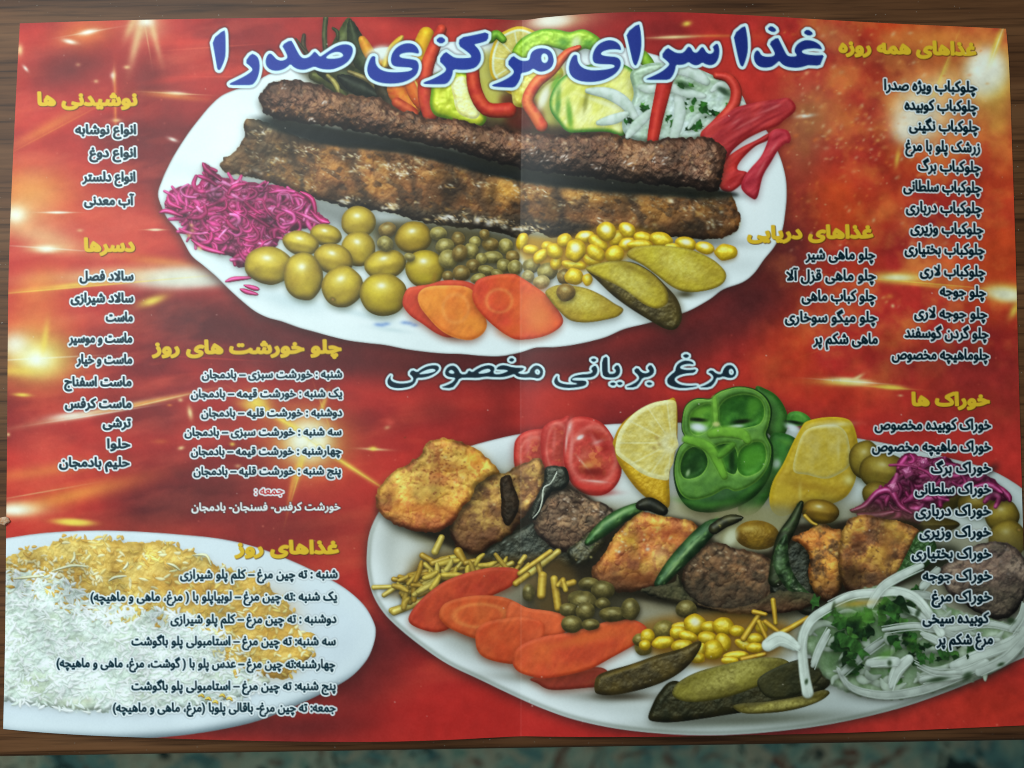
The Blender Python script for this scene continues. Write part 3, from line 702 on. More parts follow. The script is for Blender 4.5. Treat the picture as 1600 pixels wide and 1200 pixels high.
for q, (a_, b_, rx, ry) in enumerate(((560, 347, 27, 25), (646, 371, 29, 25), (509, 367, 25, 17), (470, 380, 29, 19), (560, 389, 27, 28), (602, 413, 33, 23), (521, 405, 31, 24), (664, 420, 31, 30), (420, 415, 38, 30), (474, 432, 31, 38), (535, 448, 33, 32), (599, 460, 37, 34))):
    olive(p, a_, b_, rx, ry, (0, -8, 10, 12, 20, -12, 15, 0, 6, -8, -25, 0)[q], pit=(520, 468) if q == 10 else None, seed=q,
          col=((196, 168, 40) if q in (7, 11, 2) else (176, 142, 40) if q == 1 else OLV))
dab(677, 440, 3, 12, 15, (150, 110, 30), .7)
dab(560, 450, 3, 3, 0, (150, 120, 40), .6)
def pea(par, x, y, rx, ry=None, ang=0, col=(142, 128, 62), dim=1, seed=0):
    ry = ry or rx
    c = tuple(v * dim for v in col)
    item("printed_pea", par, ell(x, y, rx, ry, ang, 10, .05, seed), c, tuple(v * .78 for v in c), 9, R=max(rx, ry), hk=.85, bump=(4, .5, 2), spec=.12, pw=10, amb=.52, dif=.56, sh=(1, 3, 3, .55), shc=(36, 34, 22))
    dab(x - rx * .1, y - ry * .42, rx * .3, ry * .2, ang, (226, 214, 160), .6 * dim)
PEA_ = [(605, 359, 14, 12), (602, 381, 13, 12), (685, 365, 13, 11), (716, 373, 11), (790, 385, 12), (742, 378, 9), (766, 382, 13, 11), (695, 385, 15, 13), (736, 392, 12), (801, 402, 11), (770, 402, 16, 10), (700, 405, 15), (718, 396, 12, 14), (752, 404, 9),
        (787, 415, 11), (739, 416, 11), (805, 418, 12), (760, 422, 13, 8), (721, 427, 14, 13), (747, 435, 12, 8), (777, 428, 10, 7), (700, 432, 9), (830, 416, 14, 12), (855, 424, 16, 14), (882, 432, 12), (825, 432, 10), (846, 441, 13, 11), (757, 366, 8), (640, 402, 9, 7)]
for q, v in enumerate(PEA_):
    pea(p, v[0], v[1], v[2], v[3] if len(v) > 3 else None, (q * 37) % 50 - 20, ((190, 170, 110) if q in (25, 26) else (170, 152, 84) if q % 3 else (150, 122, 62)), 1, q)
def corn(par, x, y, rx, ry, ang, white=0, dim=1.0, seed=0, col=(240, 196, 36)):
    c = tuple(v * dim for v in col)
    item("printed_corn_kernel", par, ell(x, y, rx, ry, ang, 10, .07, seed), c, tuple(v * .88 for v in c), 10, R=min(rx, ry) * .9, hk=.7, bump=(5, .4, 2), spec=.3, pw=16, amb=.5, dif=.55, sh=(0, 3, 3, .5), shc=(96, 66, 14), edge=((206 * dim, 140 * dim, 20 * dim), 2.5, .6))
    if white:
        dab(x, y - ry * .25, rx * .45, ry * .4, ang, (246, 244, 226), .85 * dim, 1.6)
    else:
        dab(x - rx * .15, y - ry * .35, rx * .35, ry * .22, ang, (252, 236, 150), .7 * dim)
for q, v in enumerate(((816, 377, 9, 14, 20), (830, 390, 13, 8, 0), (857, 386, 11, 9, 20), (845, 400, 15, 9, -40), (869, 411, 10, 11, 30), (867, 392, 14, 12, 40), (882, 376, 12, 11, -40), (914, 370, 16, 10, -8, 1), (897, 414, 20, 8, 5), (925, 407, 15, 9, 20),
                       (935, 380, 17, 11, 38), (965, 372, 15, 11, -40), (947, 362, 16, 15, 20, 1), (980, 359, 15, 11, 35, 1), (931, 395, 17, 11, 32), (899, 392, 16, 18, 10, 1), (980, 381, 14, 10, -20, 1), (960, 397, 15, 14, -40), (1005, 371, 15, 9, 10), (1000, 382, 20, 8, 0),
                       (1033, 374, 18, 11, 8), (1072, 381, 17, 11, 10, 1), (1050, 386, 12, 6, 0), (1101, 387, 15, 10, 12, 1), (1134, 394, 18, 13, 0), (897, 432, 15, 13, 0), (918, 437, 8, 10, 0))):
    corn(p, *v[:5], white=len(v) > 5, seed=q)
def carrot(par, pts, col, col2, core=None, dim=1, label=None, edge=None):
    def tex(b, X, Y, d):
        if core:
            u, v = (X - core[0]) / core[2], (Y - core[1]) / core[3]
            r = np.hypot(u, v)
            f = np.exp(-((r - 1) / .16) ** 2)[..., None] * .4
            b = b * (1 - f) + rgb((240, 150, 80)) * f
        return b * (1 + (noise(X, Y, 5, 3, 2, 1, 3, .6)[..., None] - .5) * .14)
    return item("printed_carrot_slice", par, pts, col, col2, 34, R=5, hk=.45, bump=(20, .5, 2), spec=.12, pw=16, amb=.6, dif=.46, tex=tex, edge=edge or (tuple(v * .8 for v in col2), 5, .45), label=label, sh=(0, 5, 6, .6), shc=(96, 40, 20))
carrot(p, [(629, 474), (636, 452), (652, 447), (672, 444), (695, 438), (730, 440), (748, 452), (752, 480), (735, 515), (716, 526), (698, 527), (680, 520), (660, 506), (640, 492)], (214, 76, 44), (204, 62, 42))
carrot(p, [(653, 463), (660, 452), (676, 447), (700, 446), (722, 447), (737, 453), (748, 470), (757, 492), (761, 508), (754, 522), (738, 531), (720, 530), (702, 524), (684, 512), (666, 492), (656, 478)], (224, 112, 42), (230, 128, 46), (712, 482, 20, 22), edge=((240, 146, 66), 3, .6))
carrot(p, [(738, 458), (746, 438), (770, 430), (800, 428), (812, 432), (835, 447), (856, 463), (872, 484), (880, 501), (872, 514), (848, 526), (812, 531), (792, 524), (770, 508), (752, 490), (741, 474)], (216, 84, 40), (206, 66, 42), (780, 470, 20, 18))
for x, y, rx, ry, an_, c, al in ((838, 482, 34, 40, 20, (232, 124, 62), .75), (812, 515, 40, 14, -8, (226, 108, 50), .6), (845, 500, 24, 22, 0, (236, 136, 72), .5)):
    dab(x, y, rx * .8, ry * .8, an_, c, al, 1.4)  # right half inked lighter, for the light on the page past the fold
def pickle_tex(cx, cy, rx, ry, ang):
    def tex(b, X, Y, d):
        ca, sa = math.cos(math.radians(ang)), math.sin(math.radians(ang))
        u, v = ((X - cx) * ca + (Y - cy) * sa) / rx, (-(X - cx) * sa + (Y - cy) * ca) / ry
        f = np.exp(-(u * u + v * v) ** 1.6) * (.35 + .9 * noise(X, Y, 3.5, 5, 2))
        return b * (1 - .55 * f[..., None]) + rgb((226, 212, 120)) * .55 * f[..., None]
    return tex
def pickle(par, pts, col, col2, core, label=None, dim=1.0, sh=(0, 5, 6, .5)):
    return item("printed_pickle_slice", par, pts, tuple(v * dim for v in col), tuple(v * dim for v in col2), 20, R=4, hk=.4, bump=(6, .4, 3), spec=.14, amb=.58, dif=.48, tex=pickle_tex(*core) if core else None, edge=(tuple(v * .72 * dim for v in col2), 5, .7), label=label, sh=sh)
pickle(p, [(852, 456), (868, 446), (890, 446), (915, 450), (940, 461), (960, 474), (974, 483), (966, 494), (945, 500), (915, 504), (890, 500), (872, 484), (860, 470)], (172, 144, 34), (156, 126, 34), (905, 470, 40, 16, 12))
pea(p, 884, 457, 15, 14, 0, (166, 130, 62), 1, 77)
pickle(p, [(980, 400), (988, 388), (1008, 384), (1040, 384), (1075, 389), (1100, 398), (1120, 410), (1134, 426), (1132, 440), (1118, 450), (1092, 456), (1070, 456), (1050, 448), (1026, 430), (1004, 414)], (186, 164, 42), (166, 140, 40), (1062, 414, 42, 18, 25))
dab(1070, 460, 14, 6, 0, (60, 52, 26), .8)
item("printed_pickle_slice", p, [(916, 420), (935, 412), (960, 408), (990, 410), (1018, 425), (1040, 446), (1056, 464), (1064, 482), (1065, 500), (1056, 514), (1040, 514), (1014, 500), (985, 482), (958, 462), (935, 440)], (96, 80, 34), (70, 58, 30), 16, R=8, bump=(8, 1, 3), spec=.25, amb=.5)
pickle(p, [(915, 420), (934, 412), (960, 408), (985, 410), (1008, 420), (1028, 436), (1042, 454), (1044, 470), (1038, 478), (1024, 482), (1004, 474), (984, 458), (960, 444), (938, 434)], (184, 160, 42), (150, 126, 36), (985, 440, 40, 18, 35), sh=None)
dab(990, 420, 46, 5, 25, (128, 106, 34), .6)
dab(1052, 470, 10, 22, -30, (84, 68, 30), .6)
# ------------------------------------------------------------ platter 2: behind the skewer
p = K_P2
for x, y, rx, ry, an_, al in ((900, 850, 280, 60, 3, .45), (1250, 900, 220, 60, 0, .5), (1150, 780, 100, 26, 0, .35), (690, 835, 60, 16, 10, .65), (720, 850, 60, 24, 20, .4)):
    hazy_floor(x, y, rx, ry, an_, al, (92, 84, 54))
dab(1090, 795, 60, 18, 8, (176, 162, 110), .7)
def tomato(pts, core, label=None, seed=1):
    def tex(b, X, Y, d):
        u, v = (X - core[0]) / core[2], (Y - core[1]) / core[3]
        r = np.hypot(u, v)
        f = (np.exp(-(r) ** 4) * np.clip((noise(X, Y, 11, seed, 3) - .38) * 5, 0, 1))[..., None]
        b = b * (1 - f * .75) + rgb((150, 40, 26)) * f * .75
        f = (np.exp(-(r / .9) ** 4) * np.clip((noise(X, Y, 9, seed + 3, 3) - .56) * 8, 0, 1))[..., None]
        b = b * (1 - f * .7) + rgb((214, 110, 56)) * f * .7
        f = np.exp(-((r - 1.12) / .12) ** 2)[..., None] * .45
        return b * (1 - f) + rgb((224, 120, 104)) * f
    return item("printed_tomato_slice", p, pts, (200, 62, 50), (180, 44, 38), 18, R=7, hk=.7, bump=(14, .7, 3), spec=.18, pw=12, amb=.58, dif=.44, tex=tex, edge=((176, 38, 34), 3, .8), label=label, sh=(-3, 4, 6, .4), shc=(90, 30, 26))
tomato([(803, 700), (808, 684), (822, 674), (845, 670), (858, 676), (860, 740), (830, 745), (806, 735)], (835, 712, 20, 26), seed=2)
tomato([(846, 675), (858, 660), (876, 655), (892, 656), (900, 740), (880, 745), (852, 735), (846, 710)], (872, 700, 16, 34), seed=3)
tomato([(882, 680), (886, 662), (898, 652), (920, 652), (942, 662), (958, 684), (968, 712), (971, 740), (960, 762), (940, 774), (915, 772), (895, 758), (884, 735), (880, 705)], (927, 712, 32, 40), "big tomato slice beside the lemon", 4)
for x, y, rx, ry, an_ in ((907, 683, 7, 4, -30), (890, 668, 4, 12, 10), (912, 725, 14, 2, 50), (930, 752, 18, 2, 5), (885, 690, 2, 16, 5), (935, 690, 9, 3, -20)):
    dab(x, y, rx, ry, an_, (240, 206, 196), .7)
dab(907, 683, 6, 3, -30, (250, 246, 240), .9, 2)
for x, y, rx, ry, an_, c, al in ((926, 737, 24, 8, 6, (112, 26, 20), .75), (930, 682, 26, 9, 14, (140, 30, 26), .5), (925, 722, 18, 8, -6, (214, 120, 64), .6), (920, 727, 9, 5, 0, (226, 160, 90), .6), (945, 700, 9, 8, 0, (150, 34, 30), .6), (912, 712, 12, 6, -30, (226, 120, 100), .5),
                              (930, 690, 14, 4, 60, (232, 150, 140), .4), (893, 700, 3, 26, 4, (234, 140, 130), .55), (915, 760, 34, 6, 6, (214, 60, 50), .6), (930, 770, 34, 5, 0, (150, 30, 28), .6), (866, 690, 3, 22, 4, (230, 130, 120), .4), (850, 690, 6, 24, 10, (150, 36, 32), .4), (826, 694, 4, 18, 8, (228, 130, 120), .4)):
    dab(x, y, rx, ry, an_, c, al, 1.3)
# peppers
Zp = lambda *q: zz(1040, 590, 1600 / 560, q)
item("printed_pepper_ring", p, Zp((400, 48), (450, 52), (500, 85), (535, 140), (548, 200), (530, 255), (480, 270), (430, 200)), (60, 112, 36), (40, 86, 28), 18, R=12, hk=.7, spec=.14, pw=9, bump=(22, .8, 2), label="green pepper behind the front ring")
item("printed_pepper_ring", p, Zp((545, 165), (580, 150), (620, 160), (648, 188), (620, 212), (548, 214)), (80, 142, 50), (56, 112, 38), 12, R=6, hk=.6, spec=.14, bump=(12, .5, 2))
dab(*Zp((575, 200))[0], 14, 3, 8, (16, 24, 14), .9, 1.6)
dab(*Zp((570, 226))[0], 14, 6, 25, (222, 230, 230), .95, 1.8)
item("printed_pepper_ring", p, Zp((465, 265), (520, 248), (575, 268), (590, 300), (570, 360), (525, 420), (495, 470), (450, 550), (400, 605), (340, 612), (330, 560), (440, 430)), (52, 112, 36), (34, 80, 26), 18, R=12, hk=.7, spec=.12, pw=9, bump=(22, .8, 2))
dab(*Zp((495, 385))[0], 7, 8, 10, (190, 206, 190), .85, 1.5)
dab(*Zp((540, 290))[0], 14, 5, 20, (116, 170, 66), .5)
item("printed_pepper_ring", p, Zp((72, 190), (88, 125), (135, 92), (200, 92), (225, 70), (262, 52), (330, 38), (402, 52), (455, 92), (476, 150), (466, 215), (456, 255), (480, 310), (478, 390), (455, 460), (400, 530), (320, 578), (220, 602), (120, 592), (62, 535), (36, 450), (38, 370), (60, 310), (88, 280), (72, 235)),
     (38, 80, 28), (26, 60, 22), 26, R=22, hk=.6, spec=.2, pw=10, bump=(26, 1, 2), label="bright green pepper ring with open lobes", sh=(1, 6, 7, .6))
for x, y, rx, ry, an_, al in ((110, 555, 26, 5, 10, .5), (230, 565, 34, 6, -8, .5), (380, 500, 24, 5, -35, .45), (455, 400, 5, 20, 10, .3)):
    dab(*Zp((x, y))[0], rx, ry, an_, (92, 150, 60), al)
CAV = (((108, 195), (122, 150), (178, 118), (212, 128), (218, 190), (190, 235), (145, 256), (115, 240)), ((238, 140), (275, 95), (350, 76), (418, 96), (440, 150), (420, 205), (350, 225), (270, 232), (236, 195)),
       ((66, 392), (88, 332), (132, 308), (172, 330), (188, 382), (160, 432), (108, 452), (76, 440)), ((205, 330), (240, 300), (300, 300), (322, 360), (312, 428), (270, 418), (228, 380)), ((330, 330), (380, 292), (432, 292), (448, 350), (424, 412), (362, 440), (322, 410)))
for q, (c, c2) in enumerate((((98, 150, 46), (70, 122, 38)), ((66, 122, 38), (40, 90, 28)), ((52, 96, 34), (30, 68, 24)), ((60, 112, 36), (40, 84, 28)), ((76, 136, 42), (56, 112, 34)))):
    k = item("printed_pepper_ring", p, Zp(*CAV[q]), c, c2, 14, R=10, hk=-.5, spec=.1, bump=(14, .8, 2), sh=None)
    THINGS[k]['name'] = "printed_pepper_cut"
for x, y, rx, ry, an_, c, al in ((142, 188, 15, 3.4, 4, (20, 30, 14), .95), (146, 222, 14, 7, 10, (224, 232, 234), .98), (340, 196, 15, 4, -6, (20, 30, 14), .95), (312, 219, 13, 3, -6, (214, 222, 218), .9), (120, 400, 9, 14, 25, (30, 60, 24), .8), (100, 425, 3, 6, 20, (186, 204, 160), .7),
                              (296, 370, 5, 20, 0, (24, 50, 20), .9), (330, 130, 30, 9, -10, (38, 84, 28), .6), (390, 130, 10, 14, 20, (92, 148, 50), .6), (160, 150, 12, 6, -10, (116, 168, 60), .6), (385, 360, 16, 18, 0, (92, 152, 48), .6), (240, 360, 10, 14, 0, (84, 142, 44), .6)):
    dab(*Zp((x, y))[0], rx, ry, an_, c, al, 1.5)
k = item("printed_pepper_ring", p, Zp((75, 195), (90, 130), (136, 97), (200, 97), (226, 75), (262, 57), (330, 43), (400, 57), (448, 96), (468, 150), (458, 215), (446, 255), (470, 310), (466, 370), (438, 430), (388, 478), (316, 508), (268, 496), (200, 530), (120, 546), (66, 516), (42, 440), (45, 372), (64, 312), (94, 280), (76, 236)),
         (84, 128, 44), (62, 104, 34), 16, R=5, hk=.7, spec=.16, pw=9, bump=(14, .6, 2), amb=.58, sh=None, holes=[Zp(*c) for c in CAV], edge=((130, 178, 66), 3, .6))
THINGS[k]['name'] = "printed_pepper_cut"
for pts, r_, c in ((((218, 92), (222, 150), (224, 205)), 5, (120, 172, 60)), (((205, 252), (262, 242), (340, 252), (366, 280)), 9, (116, 170, 54)), (((92, 276), (150, 290), (200, 318), (236, 380), (262, 440)), 8, (112, 166, 52)), (((300, 300), (262, 330), (240, 350)), 6, (96, 150, 46))):
    tube(k, Zp(*pts), r_ * .8, r_ * .7, c, tuple(v * .85 for v in c), mid=r_, sh=.1, spec=.06, pw=8, soft=6, flat=.35)
dab(*Zp((226, 208))[0], 6, 4, 0, (206, 206, 136), .9, 1.5)
# lemon half
LEMF = [(962, 706), (964, 684), (974, 664), (992, 645), (1014, 632), (1036, 626), (1055, 627), (1057, 650), (1057, 680), (1060, 696), (1054, 706), (1052, 722), (1046, 736), (1043, 750), (1018, 746), (1000, 738), (984, 726), (970, 716)]
item("printed_lemon", p, [(960, 700), (958, 690), (970, 664), (1000, 640), (1040, 626), (1056, 627), (1058, 690), (1046, 740), (1046, 790), (1030, 790), (1005, 774), (985, 752), (966, 722)], (214, 166, 34), (196, 146, 30), 20, R=12, bump=(4, .5, 2), spec=.2, label="cut lemon half with yellow rind", sh=(2, 6, 6, .5))
def lem_tex(b, X, Y, d):
    u, v = X - 1050, Y - 692
    th, r = np.arctan2(v, u), np.hypot(u, v)
    n1 = np.clip(noise(r * .05, th * 12, 1.0, 4, 3) * 1.6 - .3, 0, 1)
    sg = np.clip(1 - np.abs(((th / math.pi * 6.5) % 1) - .5) * 2 * r / 9 + .0, 0, 1)[..., None] * ss(14, 24, r)[..., None] * .6
    b = b * (1 - sg) + rgb((240, 230, 176)) * sg
    b = b * (1 - n1[..., None] * .45) + rgb((236, 222, 150)) * n1[..., None] * .45
    f = (1 - ss(5, 9, d))[..., None] * .7 * (1 - ss(1040, 1052, X))[..., None]
    b = b * (1 - f) + rgb((238, 228, 168)) * f
    f = np.exp(-((r - 12) / 8) ** 2)[..., None] * .5
    return b * (1 - f) + rgb((236, 230, 190)) * f
k = item("printed_lemon", p, LEMF, (206, 178, 78), (220, 198, 112), 10, R=3, hk=.5, bump=(6, .5, 3), spec=.12, sh=None, tex=lem_tex, amb=.6, dif=.42)
THINGS[k]['name'] = "printed_lemon_flesh"
for x, y in ((1026, 684), (1030, 694), (1022, 700)):
    dab(x, y, 4, 3, 30, (150, 120, 70), .55)
# second lemon wedge
item("printed_lemon", p, [(1252, 668), (1262, 658), (1290, 652), (1318, 653), (1332, 662), (1340, 690), (1340, 722), (1336, 752), (1322, 776), (1296, 788), (1262, 790), (1226, 806), (1208, 800), (1202, 780), (1208, 752), (1224, 724), (1238, 694)], (190, 156, 40), (172, 136, 38), 24, R=12, hk=.6, bump=(10, .5, 2),
     spec=.14, edge=((220, 180, 40), 6, .8), label="yellow lemon wedge cut open, beside the olives")
item("printed_lemon_flesh", p, [(1256, 676), (1275, 666), (1305, 664), (1322, 676), (1328, 702), (1328, 726), (1312, 740), (1290, 748), (1262, 742), (1240, 736), (1244, 706)], (190, 160, 56), (202, 176, 88), 14, R=5, hk=.5, bump=(10, .4, 3), spec=.1, sh=None, edge=((214, 202, 140), 6, .7))
for x, y, rx, ry, an_, c, al in ((1300, 664, 30, 4, -4, (226, 220, 180), .7), (1326, 750, 8, 8, 40, (226, 216, 150), .7), (1266, 760, 40, 8, 10, (150, 112, 34), .55), (1225, 770, 14, 22, 10, (206, 172, 60), .6), (1310, 704, 3, 16, 0, (226, 210, 150), .5), (1250, 770, 3, 14, 0, (226, 206, 120), .5)):
    dab(x, y, rx, ry, an_, c, al)
# olives and cabbage of the right side
for q, (x, y, rx, ry, a_, dm) in enumerate(((1352, 718, 26, 30, 0, .82), (1382, 738, 40, 30, 10, .8), (1496, 752, 20, 14, 0, .6), (1376, 775, 30, 22, 20, .78), (1464, 780, 40, 20, 0, .62), (1526, 788, 30, 22, 0, .7), (1566, 806, 27, 26, 0, .82), (1574, 843, 30, 31, 0, .82), (1440, 820, 60, 14, 0, .5))):
    olive(p, x, y, rx, ry, a_, col=(176, 150, 52), col2=(150, 122, 42), dim=dm, hls=.35, seed=40 + q, pit=(1358, 728) if q == 0 else (1592, 828) if q == 7 else None)
CAB2 = [(1328, 798), (1350, 785), (1378, 762), (1398, 742), (1404, 718), (1420, 708), (1450, 716), (1476, 714), (1500, 726), (1530, 738), (1556, 752), (1574, 772), (1578, 782), (1552, 782), (1532, 766), (1500, 770), (1470, 790), (1452, 800), (1440, 816), (1420, 822), (1392, 812), (1360, 808)]
K_C2 = item("printed_pink_cabbage", p, CAB2, (150, 44, 92), (106, 26, 60), 14, R=8, bump=(10, 2.4, 3), spec=.22, rough=2, label="small heap of pink cabbage beside the lemon wedge", amb=.46)
PINK2 = ((176, 58, 112), (150, 40, 90), (128, 30, 76), (190, 80, 130), (104, 24, 60))
cabbage(K_C2, CAB2, 46, 33, PINK2, (16, 46), (2.5, 5))
for pts in ([(1330, 798), (1352, 790), (1372, 770), (1392, 768), (1406, 790), (1424, 802)], [(1340, 804), (1370, 806), (1396, 800)], [(1540, 770), (1556, 762), (1574, 774), (1578, 782)], [(1520, 762), (1545, 758), (1566, 770)]):
    tube(K_C2, pts, 2, 3, (176, 54, 110), (140, 36, 84), mid=6, spec=.4)
tone(CAB2, 22, .66, 1.15, 53)
for x, y, s in ((1418, 738, 10), (1444, 724, 9), (1396, 762, 9)):
    item("printed_pink_cabbage", p, [(x - s, y - s * .4), (x + s * .4, y - s), (x + s, y + s * .3), (x - s * .3, y + s)], (176, 84, 124), (150, 60, 104), 8, R=4, smooth=False, spec=.3)
dab(1548, 735, 14, 7, -40, (50, 40, 40), .7)
# dark bed of the skewer
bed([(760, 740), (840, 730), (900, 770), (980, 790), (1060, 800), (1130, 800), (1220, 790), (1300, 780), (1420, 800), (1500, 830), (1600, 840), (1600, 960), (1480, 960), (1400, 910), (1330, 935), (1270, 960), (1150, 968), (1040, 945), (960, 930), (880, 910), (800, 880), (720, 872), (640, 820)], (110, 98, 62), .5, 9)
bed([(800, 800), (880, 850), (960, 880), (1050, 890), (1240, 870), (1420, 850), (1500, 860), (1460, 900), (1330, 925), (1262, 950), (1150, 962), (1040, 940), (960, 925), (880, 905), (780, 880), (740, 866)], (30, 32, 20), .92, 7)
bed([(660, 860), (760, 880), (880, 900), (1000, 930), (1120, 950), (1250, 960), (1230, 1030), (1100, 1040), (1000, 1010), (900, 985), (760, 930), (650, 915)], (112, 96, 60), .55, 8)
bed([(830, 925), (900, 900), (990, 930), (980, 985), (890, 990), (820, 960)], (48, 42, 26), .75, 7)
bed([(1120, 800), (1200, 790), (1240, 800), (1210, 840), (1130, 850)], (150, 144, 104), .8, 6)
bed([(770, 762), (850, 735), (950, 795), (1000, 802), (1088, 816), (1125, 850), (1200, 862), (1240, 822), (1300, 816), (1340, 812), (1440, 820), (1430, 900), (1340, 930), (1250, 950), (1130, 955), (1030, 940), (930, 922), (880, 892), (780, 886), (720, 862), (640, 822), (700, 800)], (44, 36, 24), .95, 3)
Za = lambda *q: zz(560, 600, 1600 / 520, q)
# ------------------------------------------------------------ the skewer
def meat(name, pts, col, col2, lab, seed, gold=None, dark=None, bump=(10, 2.0, 4), gl=30, glc=((236, 206, 140), (220, 176, 96)), R=18, sp=.3, sh=(2, 7, 7, .8), low=(58, 30, 18), lowa=.8, ridge=(22, 2.4), lo0=.42):
    def tex(b, X, Y, d):
        if gold:
            f = np.clip((noise(X, Y, 24, seed + 1, 4) - .47) * 5, 0, 1)[..., None] * .85
            b = b * (1 - f) + rgb(gold) * f
        if dark:
            f = np.clip((noise(X, Y, 22, seed + 2, 4) - .53) * 6, 0, 1)[..., None] * .85
            b = b * (1 - f) + rgb(dark) * f
            f = np.clip((noise(X, Y, 7, seed + 3, 3) - .60) * 7, 0, 1)[..., None] * .6
            b = b * (1 - f) + rgb(dark) * f
        b = b * (.5 + .95 * noise(X, Y, 30, seed + 5, 4))[..., None]
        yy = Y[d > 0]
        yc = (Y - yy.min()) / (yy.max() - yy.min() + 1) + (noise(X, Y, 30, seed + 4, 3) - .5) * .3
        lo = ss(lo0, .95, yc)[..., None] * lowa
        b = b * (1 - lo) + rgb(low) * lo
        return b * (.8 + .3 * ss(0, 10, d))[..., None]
    P = np.array(pts, float)
    pts = [tuple(v) for v in (P - P.mean(0)) * 1.07 + P.mean(0)]
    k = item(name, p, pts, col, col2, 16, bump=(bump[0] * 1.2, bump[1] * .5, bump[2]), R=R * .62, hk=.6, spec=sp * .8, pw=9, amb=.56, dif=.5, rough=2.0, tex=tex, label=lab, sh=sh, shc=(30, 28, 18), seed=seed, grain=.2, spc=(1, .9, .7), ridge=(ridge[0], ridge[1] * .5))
    P = np.array(pts)
    ymid = P[:, 1].mean()
    up = [(x, min(y, ymid + 6)) for x, y in pts]
    glints(up, gl, glc, .8, seed, (1.0, 3.4))
    return k
BLK, BLK2 = (40, 40, 28), (26, 30, 22)
KC = None
def charred(pts, col=BLK, col2=BLK2, lab=None, sp=.35):
    return item("printed_charred_pepper", p, pts, col, col2, 10, R=9, hk=.7, bump=(7, 1.0, 3), spec=sp, pw=14, amb=.5, rough=1, label=lab, sh=(2, 4, 5, .6), shc=(20, 20, 14))
charred(Za((580, 825), (640, 775), (720, 722), (790, 692), (850, 665), (880, 730), (1000, 760), (1040, 820), (1010, 880), (900, 850), (800, 862), (700, 872), (600, 862)), lab="blackened pepper strips between the meat")
meat("printed_chicken_piece", Za((540, 500), (590, 455), (650, 428), (700, 440), (740, 412), (800, 388), (858, 370), (882, 420), (872, 500), (850, 560), (795, 622), (752, 684), (712, 724), (640, 765), (590, 802), (540, 802), (480, 762), (455, 700), (465, 620), (500, 560)), (150, 108, 54), (118, 76, 42),
     "browned chicken piece second on the skewer", 61, (176, 136, 66), (84, 52, 34), gl=60)
meat("printed_chicken_piece", Za((104, 545), (120, 490), (182, 428), (252, 388), (308, 340), (338, 294), (400, 274), (462, 284), (532, 310), (592, 350), (646, 410), (656, 432), (600, 452), (552, 492), (532, 540), (486, 598), (452, 655), (384, 694), (280, 692), (182, 655), (120, 604)), (208, 148, 58), (184, 116, 48),
     "golden chicken piece at the skewer's left end", 60, (220, 168, 76), (150, 78, 38), gl=70, low=(112, 50, 26), lowa=.85, lo0=.62)
for x, y, rx, ry, an_, c, al in ((460, 400, 40, 9, 12, (150, 76, 36), .45), (330, 600, 40, 10, 6, (176, 84, 40), .5), (560, 360, 20, 14, 30, (214, 150, 48), .55), (150, 560, 9, 18, 0, (110, 64, 36), .5), (320, 510, 30, 12, -10, (216, 182, 96), .5)):
    dab(*Za((x, y))[0], rx, ry, an_, c, al)
for q in range(60):
    dab(rnd.gauss(690, 32), rnd.gauss(738, 18), rnd.uniform(1, 2.4), 1.3, rnd.uniform(-40, 40), (120, 62, 32), .6)
charred(Za((692, 446), (728, 440), (750, 500), (772, 560), (764, 622), (722, 684), (690, 640), (686, 560), (680, 480)), (62, 44, 28), (44, 34, 24), sp=.15)
meat("printed_lamb_piece", Za((858, 622), (900, 560), (960, 520), (1040, 518), (1110, 558), (1190, 588), (1212, 622), (1162, 682), (1102, 722), (1062, 772), (1000, 802), (930, 772), (868, 712), (848, 652)), (84, 60, 46), (58, 42, 34), "dark lamb piece below the tomato slices", 63, (122, 92, 68), (46, 36, 30), gl=110, glc=((206, 176, 146), (176, 144, 116), (216, 196, 176)),
     bump=(8, 2.2, 4), ridge=(15, 3.6), low=(44, 30, 24))
charred(Za((902, 400), (960, 394), (1002, 410), (1012, 470), (980, 508), (930, 520), (882, 600), (850, 652), (818, 645), (848, 560), (888, 480)))
for pts in (((955, 430), (925, 478), (892, 500), (884, 560), (868, 612), (838, 645)), ((956, 420), (940, 455), (930, 470))):
    tube(KC or len(THINGS), Za(*pts), .4, .5, (190, 192, 170), None, mid=1.2, sh=0)
charred(Za((1005, 800), (1060, 758), (1108, 715), (1160, 728), (1186, 760), (1136, 820), (1085, 868), (1018, 846)), (70, 62, 36), (34, 34, 22), "charred chilli end", .4)
glints(Za((1000, 790), (1110, 710), (1190, 750), (1085, 875)), 40, ((206, 190, 120), (176, 156, 96)), .8, 5, (1, 2.6))
for x, y in ((645, 805), (700, 760), (720, 770), (760, 735), (1060, 855)):
    dab(*Za((x, y))[0], 4, 1.4, -35, (170, 176, 160), .6)
meat("printed_chicken_piece", [(930, 888), (942, 872), (956, 852), (966, 836), (984, 816), (1002, 803), (1020, 808), (1048, 812), (1076, 818), (1090, 834), (1084, 852), (1066, 872), (1052, 892), (1034, 910), (1008, 918), (976, 922), (950, 916), (934, 904)], (190, 118, 48), (160, 86, 42),
     "orange grilled chicken piece in the middle of the skewer", 64, (214, 156, 66), (130, 60, 36), gl=60, glc=((246, 216, 150), (240, 232, 206), (226, 176, 90)))
for x, y, rx, ry, an_, c, al in ((1046, 832, 34, 10, 8, (150, 72, 40), .6), (985, 842, 14, 12, 0, (206, 160, 60), .6), (1030, 868, 12, 14, 20, (226, 190, 130), .5), (1000, 905, 40, 10, 0, (120, 66, 34), .6)):
    dab(x, y, rx, ry, an_, c, al)
Z_OL = ell(1183, 836, 35, 23, 4)
